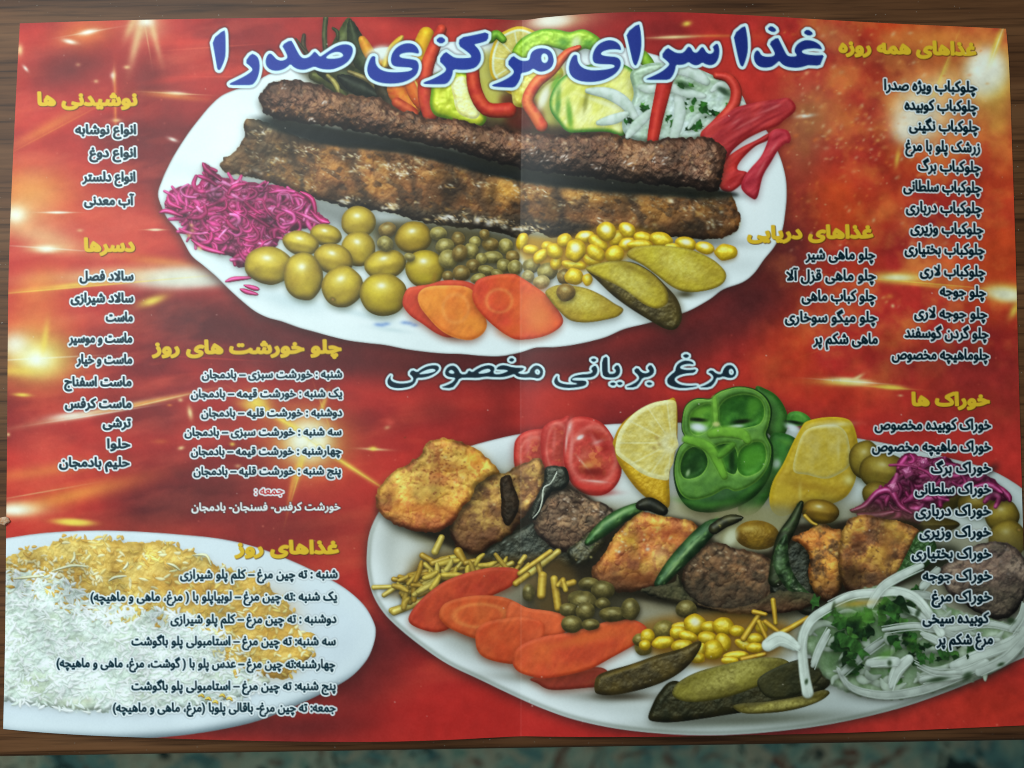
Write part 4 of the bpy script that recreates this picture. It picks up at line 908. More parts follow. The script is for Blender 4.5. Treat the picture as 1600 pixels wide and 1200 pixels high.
item("printed_olive", p, Z_OL, (150, 116, 38), (120, 88, 30), 20, R=26, hk=.7, spec=.1, sh=None, label="half hidden olive behind the lamb")
dab(1170, 826, 12, 4, 0, (214, 190, 116), .6)
dab(*Zp((290, 715))[0], 10, 16, 30, (210, 210, 176), .9, 1.8)
meat("printed_lamb_piece", Zp((106, 834), (150, 790), (200, 752), (260, 748), (300, 768), (342, 774), (402, 790), (452, 812), (474, 862), (466, 962), (430, 1012), (340, 1042), (220, 1032), (130, 1002), (84, 934), (92, 872)), (72, 48, 34), (50, 36, 27), "dark lamb piece between two green chillies", 65, (100, 68, 44), (36, 28, 22), gl=90,
     glc=((196, 160, 120), (170, 132, 94), (216, 190, 156)), bump=(8, 2.0, 4), low=(28, 22, 18), lowa=.85, lo0=.35)
charred(Zp((540, 760), (610, 715), (655, 750), (650, 840), (668, 980), (690, 1050), (620, 1060), (540, 1000), (470, 960), (480, 880)), (36, 38, 24), (22, 26, 18))
meat("printed_chicken_piece", Zp((570, 725), (640, 690), (692, 656), (740, 680), (786, 690), (800, 750), (790, 870), (770, 950), (720, 990), (668, 950), (640, 880), (645, 800), (610, 750)), (168, 98, 38), (124, 66, 30), "brown chicken piece beside the standing chilli", 66, (196, 132, 52), (52, 34, 22), gl=40, low=(40, 22, 14), lo0=.45)
meat("printed_chicken_piece", Zp((798, 700), (830, 640), (900, 622), (960, 638), (1040, 650), (1122, 690), (1096, 740), (1066, 820), (1020, 900), (960, 950), (880, 970), (810, 930), (782, 820)), (142, 86, 42), (106, 60, 34), "browned chicken piece at the skewer's right", 67, (178, 128, 52), (70, 42, 28), gl=40, glc=((216, 180, 120), (200, 160, 96)), low=(44, 24, 16), lo0=.5)
for x, y, rx, ry, an_, c, al in ((1040, 700, 22, 14, 30, (190, 146, 62), .6), (980, 780, 8, 30, 10, (186, 130, 54), .5), (860, 720, 12, 22, 10, (96, 52, 30), .5), (830, 880, 16, 20, 0, (40, 24, 16), .6)):
    dab(*Zp((x, y))[0], rx, ry, an_, c, al)
item("printed_charred_pepper", p, Zp((1130, 690), (1090, 760), (1050, 840), (1020, 900), (1080, 900), (1180, 830), (1210, 760), (1180, 700)), (52, 84, 38), (34, 58, 28), 16, R=10, hk=.5, label="dark green pepper beside the last chicken piece")
meat("printed_lamb_piece", Zp((1240, 860), (1330, 800), (1400, 752), (1500, 744), (1572, 788), (1610, 860), (1596, 960), (1536, 1050), (1450, 1064), (1350, 1010), (1270, 950)), (92, 72, 64), (62, 50, 48), "grey brown meat at the right edge", 68, (116, 98, 88), (44, 38, 36), gl=60, glc=((160, 142, 132), (136, 120, 112)), bump=(7, 2.0, 4), low=(36, 32, 28))
def chilli(pts, r0, m_, r1, c, c2, lab, hl):
    k = reg("printed_grilled_chilli", p, lab)
    tube(k, pts, r0, r1, c, c2, mid=m_, spec=.22, pw=9, amb=.46, sh=.6, ns=14, soft=1.2)
    P_ = spline(pts, False, 6)
    for q in range(26):
        x, y = P_[rnd.randrange(len(P_))]
        dab(x + rnd.gauss(0, m_ * .4), y + rnd.gauss(0, m_ * .4), rnd.uniform(2, 6), rnd.uniform(1, 2), rnd.uniform(-60, -30), rnd.choice(((28, 44, 22), (120, 160, 80), (36, 60, 26), (150, 186, 120))), .4)
    for x, y, rx, ry, an_ in hl:
        dab(x, y, rx, ry, an_, (190, 216, 150), .6)
    return k
chilli([(918, 848), (940, 828), (970, 806), (1004, 790)], 5, 12, 7, (72, 110, 52), (44, 80, 38), "green chilli with a dark stem in front of the lamb", ((960, 808, 26, 2.4, -32), (935, 828, 10, 2, -40)))
tube(reg("printed_charred_pepper", p), [(1000, 790), (1016, 788), (1036, 798)], 7, 8, (44, 42, 28), (30, 30, 22), mid=11, spec=.2)
chilli([(1030, 912), (1052, 884), (1082, 852), (1108, 826), (1126, 818)], 8, 14, 8, (64, 98, 52), (38, 68, 36), "long green chilli lying across the skewer", ((1072, 862, 34, 2.6, -46), (1050, 890, 16, 2, -50)))
tube(reg("printed_charred_pepper", p), [(1116, 826), (1136, 814), (1160, 809)], 9, 2, (64, 62, 34), (40, 40, 26), mid=9, spec=.25)
glints([(1106, 835), (1120, 812), (1136, 812), (1126, 840)], 14, ((190, 176, 100),), .8, 8, (1, 2.4))
olive(p, 1282, 799, 30, 19, 8, col=(170, 132, 38), col2=(140, 104, 34), dim=.9, hls=.6, seed=88)
chilli([(1252, 786), (1240, 814), (1224, 842), (1216, 876), (1212, 906)], 4, 11, 12, (34, 40, 22), (54, 62, 34), "blackened chilli standing before the lemon wedge", ((1220, 862, 3, 10, 10), (1214, 880, 3, 8, 0)))
item("printed_grilled_chilli", p, Zp((508, 730), (540, 700), (548, 780), (560, 850), (600, 920), (650, 970), (640, 990), (560, 960), (510, 900), (482, 840), (486, 780)), (66, 92, 50), (30, 44, 24), 9, R=9, hk=.6, spec=.25, bump=(9, 1, 3), grain=.25)
dab(1216, 876, 5, 12, 8, (160, 184, 140), .5)
glints(Zp((530, 860), (600, 900), (650, 980), (560, 970)), 24, ((190, 190, 160),), .6, 12, (1, 2.4))
tube(reg("printed_fries", p), [(1258, 806), (1268, 816), (1276, 820)], 3, 2, (190, 150, 50), None)
meat("printed_lamb_piece", [(1064, 900), (1056, 912), (1010, 922), (1040, 936), (1100, 946), (1150, 958), (1240, 952), (1270, 932), (1230, 925), (1206, 925), (1180, 940), (1140, 950), (1100, 944), (1076, 925)], (44, 42, 26), (32, 34, 22), "dark printed shadow under the lamb", 69, gl=14, R=8, glc=((120, 116, 84),))  # the shadow below the lamb, inked as a dark strip of its own
# ------------------------------------------------------------ fries, carrots, peas, corn
for x, y, rx, ry, an_, al in ((690, 960, 60, 14, 20, .3), (780, 1005, 90, 14, 16, .5), (760, 1010, 60, 24, 20, .35), (860, 1062, 90, 9, 4, .5), (880, 940, 90, 40, 0, .6)):
    hazy_floor(x, y, rx, ry, an_, al, (78, 70, 52))
bed([(600, 928), (640, 892), (690, 862), (760, 872), (880, 872), (900, 940), (850, 960), (810, 905), (730, 900), (660, 932)], (100, 76, 38), .7, 6)
bed([(985, 990), (1030, 965), (1130, 958), (1230, 975), (1215, 1020), (1160, 1040), (1090, 1040), (1010, 1020)], (140, 100, 36), .8, 6)
k = reg("printed_fries", p, "pile of thin yellow straw fries")
rnd = random.Random(77)
FR, FR2 = (226, 190, 80), (200, 156, 56)
dab(690, 895, 44, 20, 10, (120, 88, 34), .7)
for (ax, ay, bx, by, r) in ((584, 918, 634, 916, 4), (600, 930, 640, 904, 4), (615, 905, 660, 912, 4), (636, 926, 670, 926, 5), (640, 900, 676, 890, 5), (612, 954, 660, 938, 5), (616, 956, 690, 928, 6), (632, 930, 640, 940, 7), (662, 912, 705, 904, 4), (660, 868, 700, 892, 5), (664, 882, 690, 905, 4),
                        (680, 862, 690, 840, 6), (690, 876, 716, 870, 6), (700, 892, 740, 884, 4), (716, 862, 726, 880, 7), (728, 880, 746, 876, 5), (740, 886, 790, 886, 6), (746, 895, 790, 880, 5), (700, 905, 720, 880, 4), (780, 890, 800, 880, 5), (770, 905, 800, 890, 5),
                        (804, 905, 826, 882, 4), (828, 895, 872, 862, 6), (840, 880, 846, 900, 5), (640, 918, 690, 898, 4), (668, 900, 720, 906, 4), (800, 898, 815, 880, 4), (820, 870, 812, 880, 4), (622, 912, 640, 935, 3), (655, 930, 690, 915, 4), (676, 880, 700, 872, 5)):
    c = rnd.choice((FR, FR2, (226, 194, 90), (200, 160, 60)))
    tube(k, [(ax, ay), (bx, by)], r, r * .8, c, tuple(v * .85 for v in c), spec=.22, sh=.5, amb=.52, dif=.5)
for q in range(46):
    x, y = rnd.gauss(690, 52), 0
    y = 905 - (x - 690) * .22 + rnd.gauss(0, 12)
    if 596 < x < 800:
        a_, l_ = rnd.gauss(-.5, .7), rnd.uniform(14, 34)
        dx, dy = l_ / 2 * math.cos(a_), l_ / 2 * math.sin(a_)
        c = rnd.choice((FR, FR2, (230, 200, 100), (206, 168, 70)))
        m_ = rnd.uniform(3.4, 5.2)
        tube(k, [(x - dx, y - dy), (x + rnd.uniform(-2, 2), y + rnd.uniform(-2, 2)), (x + dx, y + dy)], m_ * .8, m_ * .6, c, tuple(v * .84 for v in c), mid=m_, spec=.1, sh=.45, amb=.58, dif=.45, ns=6)
CR, CR2 = (208, 84, 42), (190, 64, 36)
carrot(p, [(638, 968), (648, 948), (670, 926), (700, 906), (740, 892), (780, 886), (812, 892), (800, 915), (760, 935), (725, 955), (705, 980), (680, 988), (650, 980)], (188, 68, 38), (172, 54, 34))
carrot(p, [(686, 962), (694, 944), (720, 934), (756, 930), (790, 934), (812, 946), (815, 966), (800, 986), (770, 996), (744, 998), (716, 988), (698, 978)], (196, 76, 36), (206, 92, 44), (750, 962, 40, 18))
carrot(p, [(800, 940), (825, 950), (860, 955), (884, 962), (894, 972), (880, 990), (850, 996), (815, 1010), (792, 1000), (790, 965)], CR, (214, 92, 50))
carrot(p, [(743, 1000), (745, 984), (760, 972), (790, 966), (820, 964), (848, 972), (850, 995), (828, 1020), (812, 1036), (786, 1036), (758, 1028), (746, 1016)], (196, 70, 34), (206, 88, 44))
carrot(p, [(862, 1078), (840, 1068), (830, 1060), (880, 1050), (930, 1042), (950, 1050), (940, 1070), (915, 1075)], (150, 54, 36), (130, 44, 30))
carrot(p, [(801, 1034), (806, 1016), (822, 1004), (852, 994), (890, 988), (925, 978), (955, 970), (985, 968), (1003, 974), (1011, 984), (1002, 1000), (984, 1012), (955, 1028), (925, 1044), (890, 1054), (850, 1060), (820, 1054), (806, 1046)], (206, 84, 40), (192, 66, 36), label="long orange carrot slice at the front of the plate")
dab(900, 1002, 60, 8, -12, (222, 112, 56), .6)
k = reg("printed_fries", p, "short yellow fries on the peas")
for (ax, ay, bx, by, r) in ((806, 912, 824, 898, 5), (848, 900, 846, 930, 7), (866, 905, 872, 950, 6), (872, 915, 880, 906, 4), (880, 915, 896, 910, 5), (884, 922, 880, 908, 4), (812, 896, 860, 862, 4)):
    tube(k, [(ax, ay), (bx, by)], r, r, (206, 170, 66), (180, 140, 50), sh=.5, spec=.15)
for q, v in enumerate(((826, 926, 10, 14), (920, 912, 16, 10), (942, 922, 18, 15), (905, 935, 18, 12), (912, 942, 22, 18), (888, 953, 14, 11), (915, 955, 15, 14), (942, 943, 12, 9), (958, 960, 22, 12), (985, 952, 15, 17), (893, 975, 17, 14), (923, 976, 14, 9), (1072, 952, 17, 14),
                       (1013, 994, 12, 10), (1037, 984, 17, 15), (1005, 1012, 14, 13), (1000, 1000, 12, 10))):
    pea(p, v[0], v[1], v[2], v[3], 0, (136, 120, 64) if q < 13 else (160, 140, 66), .92, 200 + q)
for q, v in enumerate(((1012, 994, 11, 12, 0), (1036, 1004, 18, 10, -10), (1066, 980, 18, 8, 0), (1060, 988, 14, 10, 0), (1086, 976, 18, 17, 20, 1), (1108, 980, 13, 10, 0), (1131, 979, 18, 14, 10), (1075, 994, 16, 8, 15), (1106, 998, 16, 11, 10), (1066, 1010, 17, 11, -5), (1152, 986, 12, 9, 0), (1130, 1004, 12, 16, -20),
                       (1114, 1016, 16, 16, 0), (1166, 1008, 20, 8, 20), (1180, 998, 14, 9, 0), (1095, 1018, 7, 14, 20), (1090, 1028, 12, 9, 0), (1150, 1024, 20, 7, -5), (1180, 1012, 14, 8, 0), (1190, 980, 10, 10, 0), (1140, 1032, 14, 6, 0), (1008, 1008, 9, 8, 0))):
    corn(p, *v[:5], white=len(v) > 5, dim=.94, seed=300 + q)
k = reg("printed_fries", p, "thin fries standing on the corn")
for (ax, ay, bx, by, r) in ((1162, 998, 1188, 958, 5), (1178, 956, 1196, 960, 4), (1186, 972, 1198, 998, 4), (1208, 938, 1212, 974, 4), (1196, 972, 1220, 990, 4), (1220, 990, 1262, 966, 5), (1160, 1030, 1195, 1022, 4)):
    tube(k, [(ax, ay), (bx, by)], r, r * .8, (206, 166, 50), (190, 140, 40), sh=.4, spec=.2)
# pickles
hazy_floor(970, 1088, 60, 8, 0, .8, (60, 50, 34))
hazy_floor(1180, 1125, 160, 12, -3, .6, (50, 50, 30))
item("printed_pickle_slice", p, [(929, 1078), (932, 1058), (950, 1048), (985, 1038), (1025, 1024), (1062, 1014), (1090, 1002), (1096, 1008), (1084, 1030), (1064, 1050), (1036, 1066), (1000, 1078), (960, 1086), (936, 1085)], (86, 70, 32), (58, 48, 26), 16, R=9, spec=.2, bump=(8, .9, 3), label="dark skinned pickle wedge pointing right")
dab(980, 1044, 46, 3, -20, (140, 116, 50), .6)
item("printed_pickle_slice", p, [(1013, 1122), (1018, 1104), (1030, 1082), (1050, 1064), (1090, 1066), (1200, 1040), (1275, 1050), (1300, 1064), (1270, 1088), (1200, 1106), (1130, 1118), (1060, 1128), (1025, 1128)], (52, 46, 22), (34, 34, 18), 16, R=10, spec=.2, bump=(8, .9, 3), label="dark pickle skin under the pickle slices")
pickle(p, [(1051, 1086), (1058, 1068), (1084, 1052), (1120, 1041), (1160, 1032), (1196, 1027), (1225, 1030), (1236, 1042), (1216, 1058), (1180, 1074), (1140, 1088), (1100, 1096), (1070, 1096)], (116, 106, 36), (92, 82, 28), (1140, 1056, 66, 16, -20), "oval pickle slice with pale seeds", sh=None)
pickle(p, [(1145, 1104), (1160, 1099), (1200, 1096), (1250, 1088), (1286, 1078), (1296, 1084), (1276, 1098), (1236, 1110), (1190, 1115), (1160, 1114)], (100, 88, 30), (80, 70, 26), (1220, 1102, 60, 6, -8), None, sh=None)
pickle(p, [(1184, 1062), (1210, 1044), (1250, 1030), (1288, 1032), (1282, 1060), (1250, 1084), (1210, 1092), (1190, 1082)], (60, 56, 28), (42, 42, 22), None, None, sh=None)
# onion salad
ONI = [(1246, 1000), (1256, 975), (1290, 950), (1330, 926), (1390, 915), (1440, 930), (1500, 955), (1560, 970), (1600, 985), (1602, 1010), (1570, 1040), (1530, 1060), (1480, 1076), (1420, 1090), (1370, 1092), (1320, 1080), (1290, 1060), (1270, 1030)]
K_ON = item("printed_onion_salad", p, ONI, (184, 198, 172), (126, 150, 108), 16, R=10, bump=(22, 1.6, 3), spec=.06, label="heap of sliced white onion with green herbs", amb=.55, rough=3, soft=3)
bed([(1280, 960), (1340, 945), (1440, 950), (1480, 1000), (1480, 1050), (1380, 1070), (1300, 1050), (1275, 1010)], (56, 84, 44), .45, 9)
rnd = random.Random(91)
ONP = spline(ONI)
k = reg("printed_onion_strip", p, "thin translucent onion shreds in the salad")
c_ = 0
while c_ < 60:
    x, y = rnd.uniform(1255, 1600), rnd.uniform(915, 1085)
    if sdf([ONP], np.array([[x]], np.float32), np.array([[y]], np.float32))[0, 0] > -8:
        continue
    c_ += 1
    a_, L_, bd = rnd.gauss(-.4, .8), rnd.uniform(24, 66), rnd.uniform(-1.6, 1.6)
    pts = [(x + L_ * t * math.cos(a_ + bd * t), y + L_ * .7 * t * math.sin(a_ + bd * t)) for t in (-.5, -.2, .1, .5)]
    v_ = rnd.uniform(.78, 1.0)
    c = (206 * v_, 220 * v_, 196 * v_)
    tube(k, pts, 1.5, 1.5, c, tuple(q * .82 for q in c), mid=rnd.uniform(3, 7), spec=.04, amb=.7, dif=.3, sh=.3, flat=.35, soft=2.2, ns=14)
k = K_HB = reg("printed_parsley", p, "green herb leaves in the onion salad")
rnd = random.Random(15)
def herbs(lst, lo, hi, seed):
    rnd = random.Random(seed)
    for cx, cy, n_, sx, sy in lst:
        for _ in range(n_):
            leaf(K_HB, rnd.gauss(cx, sx * .6), rnd.gauss(cy, sy * .6), rnd.uniform(lo, hi), rnd.uniform(0, TAU), rnd.choice(((50, 90, 40), (36, 66, 32), (74, 116, 52), (26, 48, 26), (60, 100, 46))))
herbs(((1330, 970, 8, 30, 10), (1325, 1005, 16, 26, 22), (1400, 975, 9, 30, 14), (1420, 1000, 9, 30, 14), (1450, 1030, 9, 44, 10), (1290, 950, 4, 14, 12), (1400, 935, 7, 26, 10), (1510, 1020, 5, 30, 12), (1330, 1040, 9, 14, 12), (1400, 1045, 6, 20, 14)), 8, 19, 16)
k = reg("printed_onion_strip", p, "curved white onion strips")
for pts, r0, m_, r1, dm in (([(1310, 1046), (1330, 1074), (1380, 1086), (1440, 1078), (1500, 1056), (1540, 1040)], 4, 8, 7, .68), ([(1600, 985), (1580, 1005), (1540, 1020), (1490, 1040)], 9, 13, 8, .84), ([(1540, 1036), (1500, 1052), (1440, 1062)], 8, 10, 5, .78), ([(1600, 1000), (1570, 1030), (1530, 1050)], 8, 11, 8, .7),
                        ([(1380, 984), (1430, 978), (1480, 984), (1540, 974), (1590, 985)], 3, 6, 4, .74), ([(1470, 985), (1510, 1000), (1560, 1000)], 4, 7, 4, .72), ([(1380, 1000), (1350, 1022), (1316, 1052)], 3, 7, 5, .6), ([(1430, 1036), (1460, 1050), (1500, 1050)], 1.5, 3, 3, .75), ([(1420, 1030), (1402, 1048), (1392, 1074)], 9, 12, 4, .92),
                        ([(1358, 1036), (1380, 1034), (1400, 1034)], 7, 11, 9, .82), ([(1295, 985), (1280, 1014), (1270, 1040)], 3, 7, 4, .8), ([(1410, 930), (1450, 930), (1476, 950)], 4, 7, 4, .66), ([(1296, 945), (1330, 930), (1370, 926), (1400, 924), (1430, 934), (1452, 960), (1470, 990)], 4, 9, 8, .98), ([(1372, 960), (1400, 950), (1432, 958), (1450, 976)], 3, 7, 5, .9),
                        ([(1360, 945), (1378, 918), (1406, 900), (1440, 884)], 7, 8, 5, .9), ([(1440, 918), (1452, 905), (1466, 890)], 5, 9, 5, .72), ([(1300, 946), (1268, 968), (1254, 1000), (1256, 1045), (1262, 1082)], 6, 9, 11, .96), ([(1200, 1008), (1220, 998), (1246, 1012)], 12, 14, 7, .98), ([(1440, 990), (1462, 1000), (1476, 1012)], 3, 8, 4, .9),
                        ([(1600, 945), (1595, 965), (1580, 985)], 4, 5, 4, .8)):
    c = tuple(min(255, v * (dm * .7 + .40)) for v in (222, 232, 216))
    q_ = .82
    tube(k, pts, r0 * q_, r1 * q_, c, tuple(v * .84 for v in c), mid=m_ * q_, spec=.05, pw=10, amb=.7, dif=.32, sh=.4, flat=.35, soft=2.2, ns=16)
    for off in (-5, 6):
        tube(k, [(x + off * .5, y + off) for x, y in pts], .6, .6, tuple(v * .96 for v in c), None, mid=1.3, spec=0, amb=.7, dif=.3, sh=.15, soft=1.5)
herbs(((1345, 975, 5, 34, 12), (1330, 1000, 6, 30, 16), (1395, 950, 3, 20, 8)), 14, 24, 18)
herbs(((1335, 968, 3, 26, 8), (1380, 946, 3, 20, 6), (1420, 1000, 4, 24, 12), (1330, 1030, 3, 14, 14), (1460, 1020, 4, 30, 10)), 6, 13, 17)
for x, y, rx, ry, an_ in ((1260, 1065, 3, 5, 10), (1414, 954, 12, 6, 35), (1434, 958, 4, 8, 20), (1512, 1056, 9, 6, -30), (1464, 1062, 18, 4, -8), (1302, 950, 3, 10, 10), (1390, 1036, 4, 5, 0), (1580, 970, 7, 5, 0), (1564, 1038, 6, 3, -20), (1332, 1040, 10, 6, 0), (1320, 1030, 16, 4, -30)):
    dab(x, y, rx, ry, an_, (36, 56, 28), .8, 1.5)
for x, y, rx, ry, an_ in ((1340, 962, 34, 9, -8), (1352, 970, 18, 6, -60), (1386, 1022, 14, 6, -20), (1424, 1000, 12, 4, 10), (1378, 942, 14, 4, -40)):
    dab(x, y, rx, ry, an_, (96, 146, 58), .6, 1.3)
dab(1340, 943, 26, 5, -6, (206, 160, 46), .6)
# ------------------------------------------------------------ rice plate
p = K_P3
WR = [(-30, 900), (10, 893), (50, 893), (90, 900), (115, 915), (140, 936), (165, 945), (210, 952), (260, 956), (300, 962), (335, 976), (352, 1000), (350, 1030), (372, 1046), (400, 1052), (420, 1064), (405, 1080), (360, 1094), (300, 1106), (230, 1112), (150, 1112), (80, 1106), (20, 1096), (-30, 1090)]
SR = [(-30, 880), (8, 872), (30, 862), (60, 856), (90, 846), (112, 838), (140, 844), (180, 842), (215, 848), (250, 846), (285, 858), (315, 868), (340, 884), (365, 892), (395, 898), (430, 925), (455, 950), (470, 985), (492, 992), (488, 1020), (478, 1035), (455, 1050), (450, 1060), (425, 1058), (395, 1060), (350, 1040), (340, 1000), (300, 980), (200, 975), (120, 960), (60, 930), (-30, 910)]
item("printed_saffron_rice", p, SR, (230, 194, 108), (216, 168, 80), 26, R=12, bump=(10, 2.2, 4), spec=.1, amb=.62, dif=.42, rough=5, sh=(0, 5, 7, .25), shc=(150, 140, 110), label="golden saffron rice along the plate's far side")
K_SR = len(THINGS)
item("printed_white_rice", p, WR, (222, 232, 228), (200, 214, 200), 22, R=12, bump=(10, 2.4, 4), spec=.1, amb=.66, dif=.46, rough=6, sh=(0, 4, 6, .15), label="white rice heaped at the front of the plate")
K_WR = len(THINGS)
def rice(k, poly, n_, seed, cols, l=(5, 11), m_=(1.3, 2.3), out=3, dim=1, sh=.22):
    rnd = random.Random(seed)
    P = np.array(poly, float)
    Pn = spline(poly)
    (x0, y0), (x1, y1) = P.min(0), P.max(0)
    X = np.array([[rnd.uniform(max(0, x0), x1) for _ in range(n_)]], np.float32)
    Y = np.array([[rnd.uniform(y0, y1) for _ in range(n_)]], np.float32)
    D = sdf([Pn], X, Y)[0]
    sel = noise(X, Y, 34, seed, 2)[0]
    for x, y, d, q in sorted(zip(X[0], Y[0], D, sel), key=lambda v: v[1]):
        if d > out:
            continue
        a_, L_ = rnd.uniform(0, TAU), rnd.uniform(*l)
        b_ = rnd.uniform(-1.6, 1.6)
        c = rnd.choice(cols)
        f = dim * (.86 + .2 * q + rnd.uniform(-.04, .06))
        c = tuple(min(255, v * f) for v in c)
        dx, dy = L_ / 2 * math.cos(a_), L_ / 2 * math.sin(a_) * .8
        tube(k, [(x - dx, y - dy), (x + b_, y + b_), (x + dx, y + dy)], .6, .6, c, None, mid=rnd.uniform(*m_), sh=sh, spec=.05, amb=.76, dif=.28, shr=1, n=2, soft=1.6)
for x, y, rx, ry, an_, al in ((320, 925, 60, 30, 10, .5), (440, 985, 30, 50, 0, .5), (260, 910, 60, 20, 0, .4), (400, 960, 40, 40, 0, .4), (120, 900, 60, 12, 10, .3), (430, 1050, 30, 10, -10, .4)):
    dab(x, y, rx, ry, an_, (206, 144, 64), al)
rice(K_SR, SR, 1150, 41, ((236, 200, 112), (228, 186, 92), (240, 212, 136), (216, 166, 80), (226, 178, 92), (244, 226, 170)), (7, 15), (1.6, 2.8), 4, 1.03, .12)
rice(K_SR, [(0, 880), (60, 868), (120, 880), (160, 905), (110, 915), (50, 900), (0, 900)], 120, 43, ((236, 214, 160), (240, 226, 180)))
for x, y, rx, ry, an_, al in ((55, 1075, 30, 12, 20, .4), (110, 1100, 26, 8, 10, .45), (75, 965, 22, 10, 0, .3), (200, 965, 40, 10, 10, .35), (135, 1095, 16, 8, 0, .5), (190, 1000, 30, 12, 0, .2), (25, 1000, 16, 10, 0, .35), (60, 1060, 24, 8, 0, .35), (230, 1085, 30, 8, 0, .3), (330, 1050, 30, 16, 20, .3), (125, 1000, 16, 9, 0, .3)):
    dab(x, y, rx, ry, an_, (176, 184, 138), al)
rice(K_WR, WR, 1700, 42, ((246, 250, 248), (240, 246, 242), (232, 240, 234), (248, 250, 244), (222, 232, 220)), (8, 16), (1.5, 2.7), 5, 1.05, .10)
rice(K_WR, [(330, 985), (352, 985), (380, 1010), (360, 1040), (340, 1030)], 60, 44, ((232, 214, 150), (238, 234, 210)))
for pts in ([(260, 880), (272, 884), (282, 892)], [(300, 868), (322, 868), (330, 884)], [(20, 905), (44, 902), (70, 900)], [(80, 893), (112, 884), (140, 886)], [(430, 1048), (440, 1040), (460, 1042)], [(192, 890), (198, 884), (200, 878)], [(110, 880), (116, 872), (116, 862)], [(170, 908), (180, 902), (198, 900)]):
    tube(K_SR, pts, .8, .8, (240, 226, 170), None, mid=2.4, sh=.2)
for q in range(9):
    x, y = (310 + q * 11, 1088 + (q % 3) * 5)
    tube(K_SR, [(x, y), (x + 5, y - 2), (x + 9, y + 2)], 1, 1, (226, 180, 70), None, mid=2.5, sh=.2) if q < 5 else None

tone(SR, 30, .84, 1.12, 57)
tone(WR, 36, .92, 1.09, 58, (1, 1, .985))
tone(WR, 14, .94, 1.04, 59)
# ------------------------------------------------------------ lettering
LET = {'ا': (0xFE8D, 0xFE8E), 'آ': (0xFE81, 0xFE82), 'ب': 0xFE8F, 'پ': 0xFB56, 'ت': 0xFE95, 'ث': 0xFE99, 'ج': 0xFE9D, 'چ': 0xFB7A, 'ح': 0xFEA1, 'خ': 0xFEA5, 'د': (0xFEA9, 0xFEAA), 'ذ': (0xFEAB, 0xFEAC), 'ر': (0xFEAD, 0xFEAE),
       'ز': (0xFEAF, 0xFEB0), 'ژ': (0xFB8A, 0xFB8B), 'س': 0xFEB1, 'ش': 0xFEB5, 'ص': 0xFEB9, 'ض': 0xFEBD, 'ط': 0xFEC1, 'ع': 0xFEC9, 'غ': 0xFECD, 'ف': 0xFED1, 'ق': 0xFED5, 'ک': 0xFB8E, 'گ': 0xFB92, 'ل': 0xFEDD, 'م': 0xFEE1,
       'ن': 0xFEE5, 'و': (0xFEED, 0xFEEE), 'ه': 0xFEE9, 'ی': 0xFBFC}
def joined(s):
    """letters in their joined forms, in the left-to-right order in which they are set"""
    s = s.replace('لا', '\uE000')
    dual = lambda c: isinstance(LET.get(c), int)
    out = []
    for i, c in enumerate(s):
        p_ = i > 0 and dual(s[i - 1])
        n_ = i + 1 < len(s) and (s[i + 1] in LET or s[i + 1] == '\uE000')
        if c == '\uE000':
            out.append(chr(0xFEFC if p_ else 0xFEFB))
        elif c in LET:
            f = LET[c]
            out.append(chr(f[1] if p_ else f[0]) if isinstance(f, tuple) else chr(f + (3 if p_ and n_ else 1 if p_ else 2 if n_ else 0)))
        else:
            out.append({'(': ')', ')': '('}.get(c, c))
    return ''.join(reversed(out))

def letter_outlines(s):
    cu = bpy.data.curves.new("lettering", 'FONT')
    cu.body = joined(s)
    o = bpy.data.objects.new("lettering", cu)
    COL.objects.link(o)
    dg = bpy.context.evaluated_depsgraph_get()
    c2 = o.evaluated_get(dg).to_curve(dg)
    out = []
    for sp in c2.splines:
        b = sp.bezier_points
        if len(b) < 2:
            continue
        pl = []
        for i in range(len(b)):
            q0, q1 = b[i], b[(i + 1) % len(b)]
            a_, h1, h2, e = (np.array(v[:2]) for v in (q0.co, q0.handle_right, q1.handle_left, q1.co))
            straight = np.linalg.norm(e - a_) < .03 or (q0.handle_right_type == 'VECTOR' and q1.handle_left_type == 'VECTOR')
            for t in ((0,) if straight else (0, .25, .5, .75)):
                pl.append(a_ * (1 - t) ** 3 + 3 * h1 * t * (1 - t) ** 2 + 3 * h2 * t * t * (1 - t) + e * t ** 3)
        out.append(np.array(pl))
    bpy.data.objects.remove(o)
    bpy.data.curves.remove(cu)
    return out

TEAL, HALO, GOLD = (8, 48, 60), (244, 250, 250), (224, 180, 48)
def letters(k, polys, fill, bold, halo, hw, edge=None):
    allp = np.concatenate(polys)
    m = hw + bold + 4
    sl, X, Y = win(allp[:, 0].min() - m, allp[:, 1].min() - m, allp[:, 0].max() + m, allp[:, 1].max() + m)
    d = sdf(polys, X, Y) - bold
    if edge:                                            # thin dark drop edge, lower right
        d2 = np.roll(np.roll(d, 1, 0), 1, 1)
        put(sl, rgb(edge), np.clip(.9 - d2, 0, 1) * .85, k)
    if halo:
        put(sl, rgb((40, 30, 30)), np.clip((hw + 2.2 - d) / 2.4, 0, 1) * .22)
        put(sl, rgb(halo), np.clip((hw + .5 - d) / 1.1, 0, 1), k)
    f = fill if isinstance(fill, tuple) else None
    put(sl, rgb(f) if f else fill(X, Y), np.clip(.5 - d, 0, 1), k)

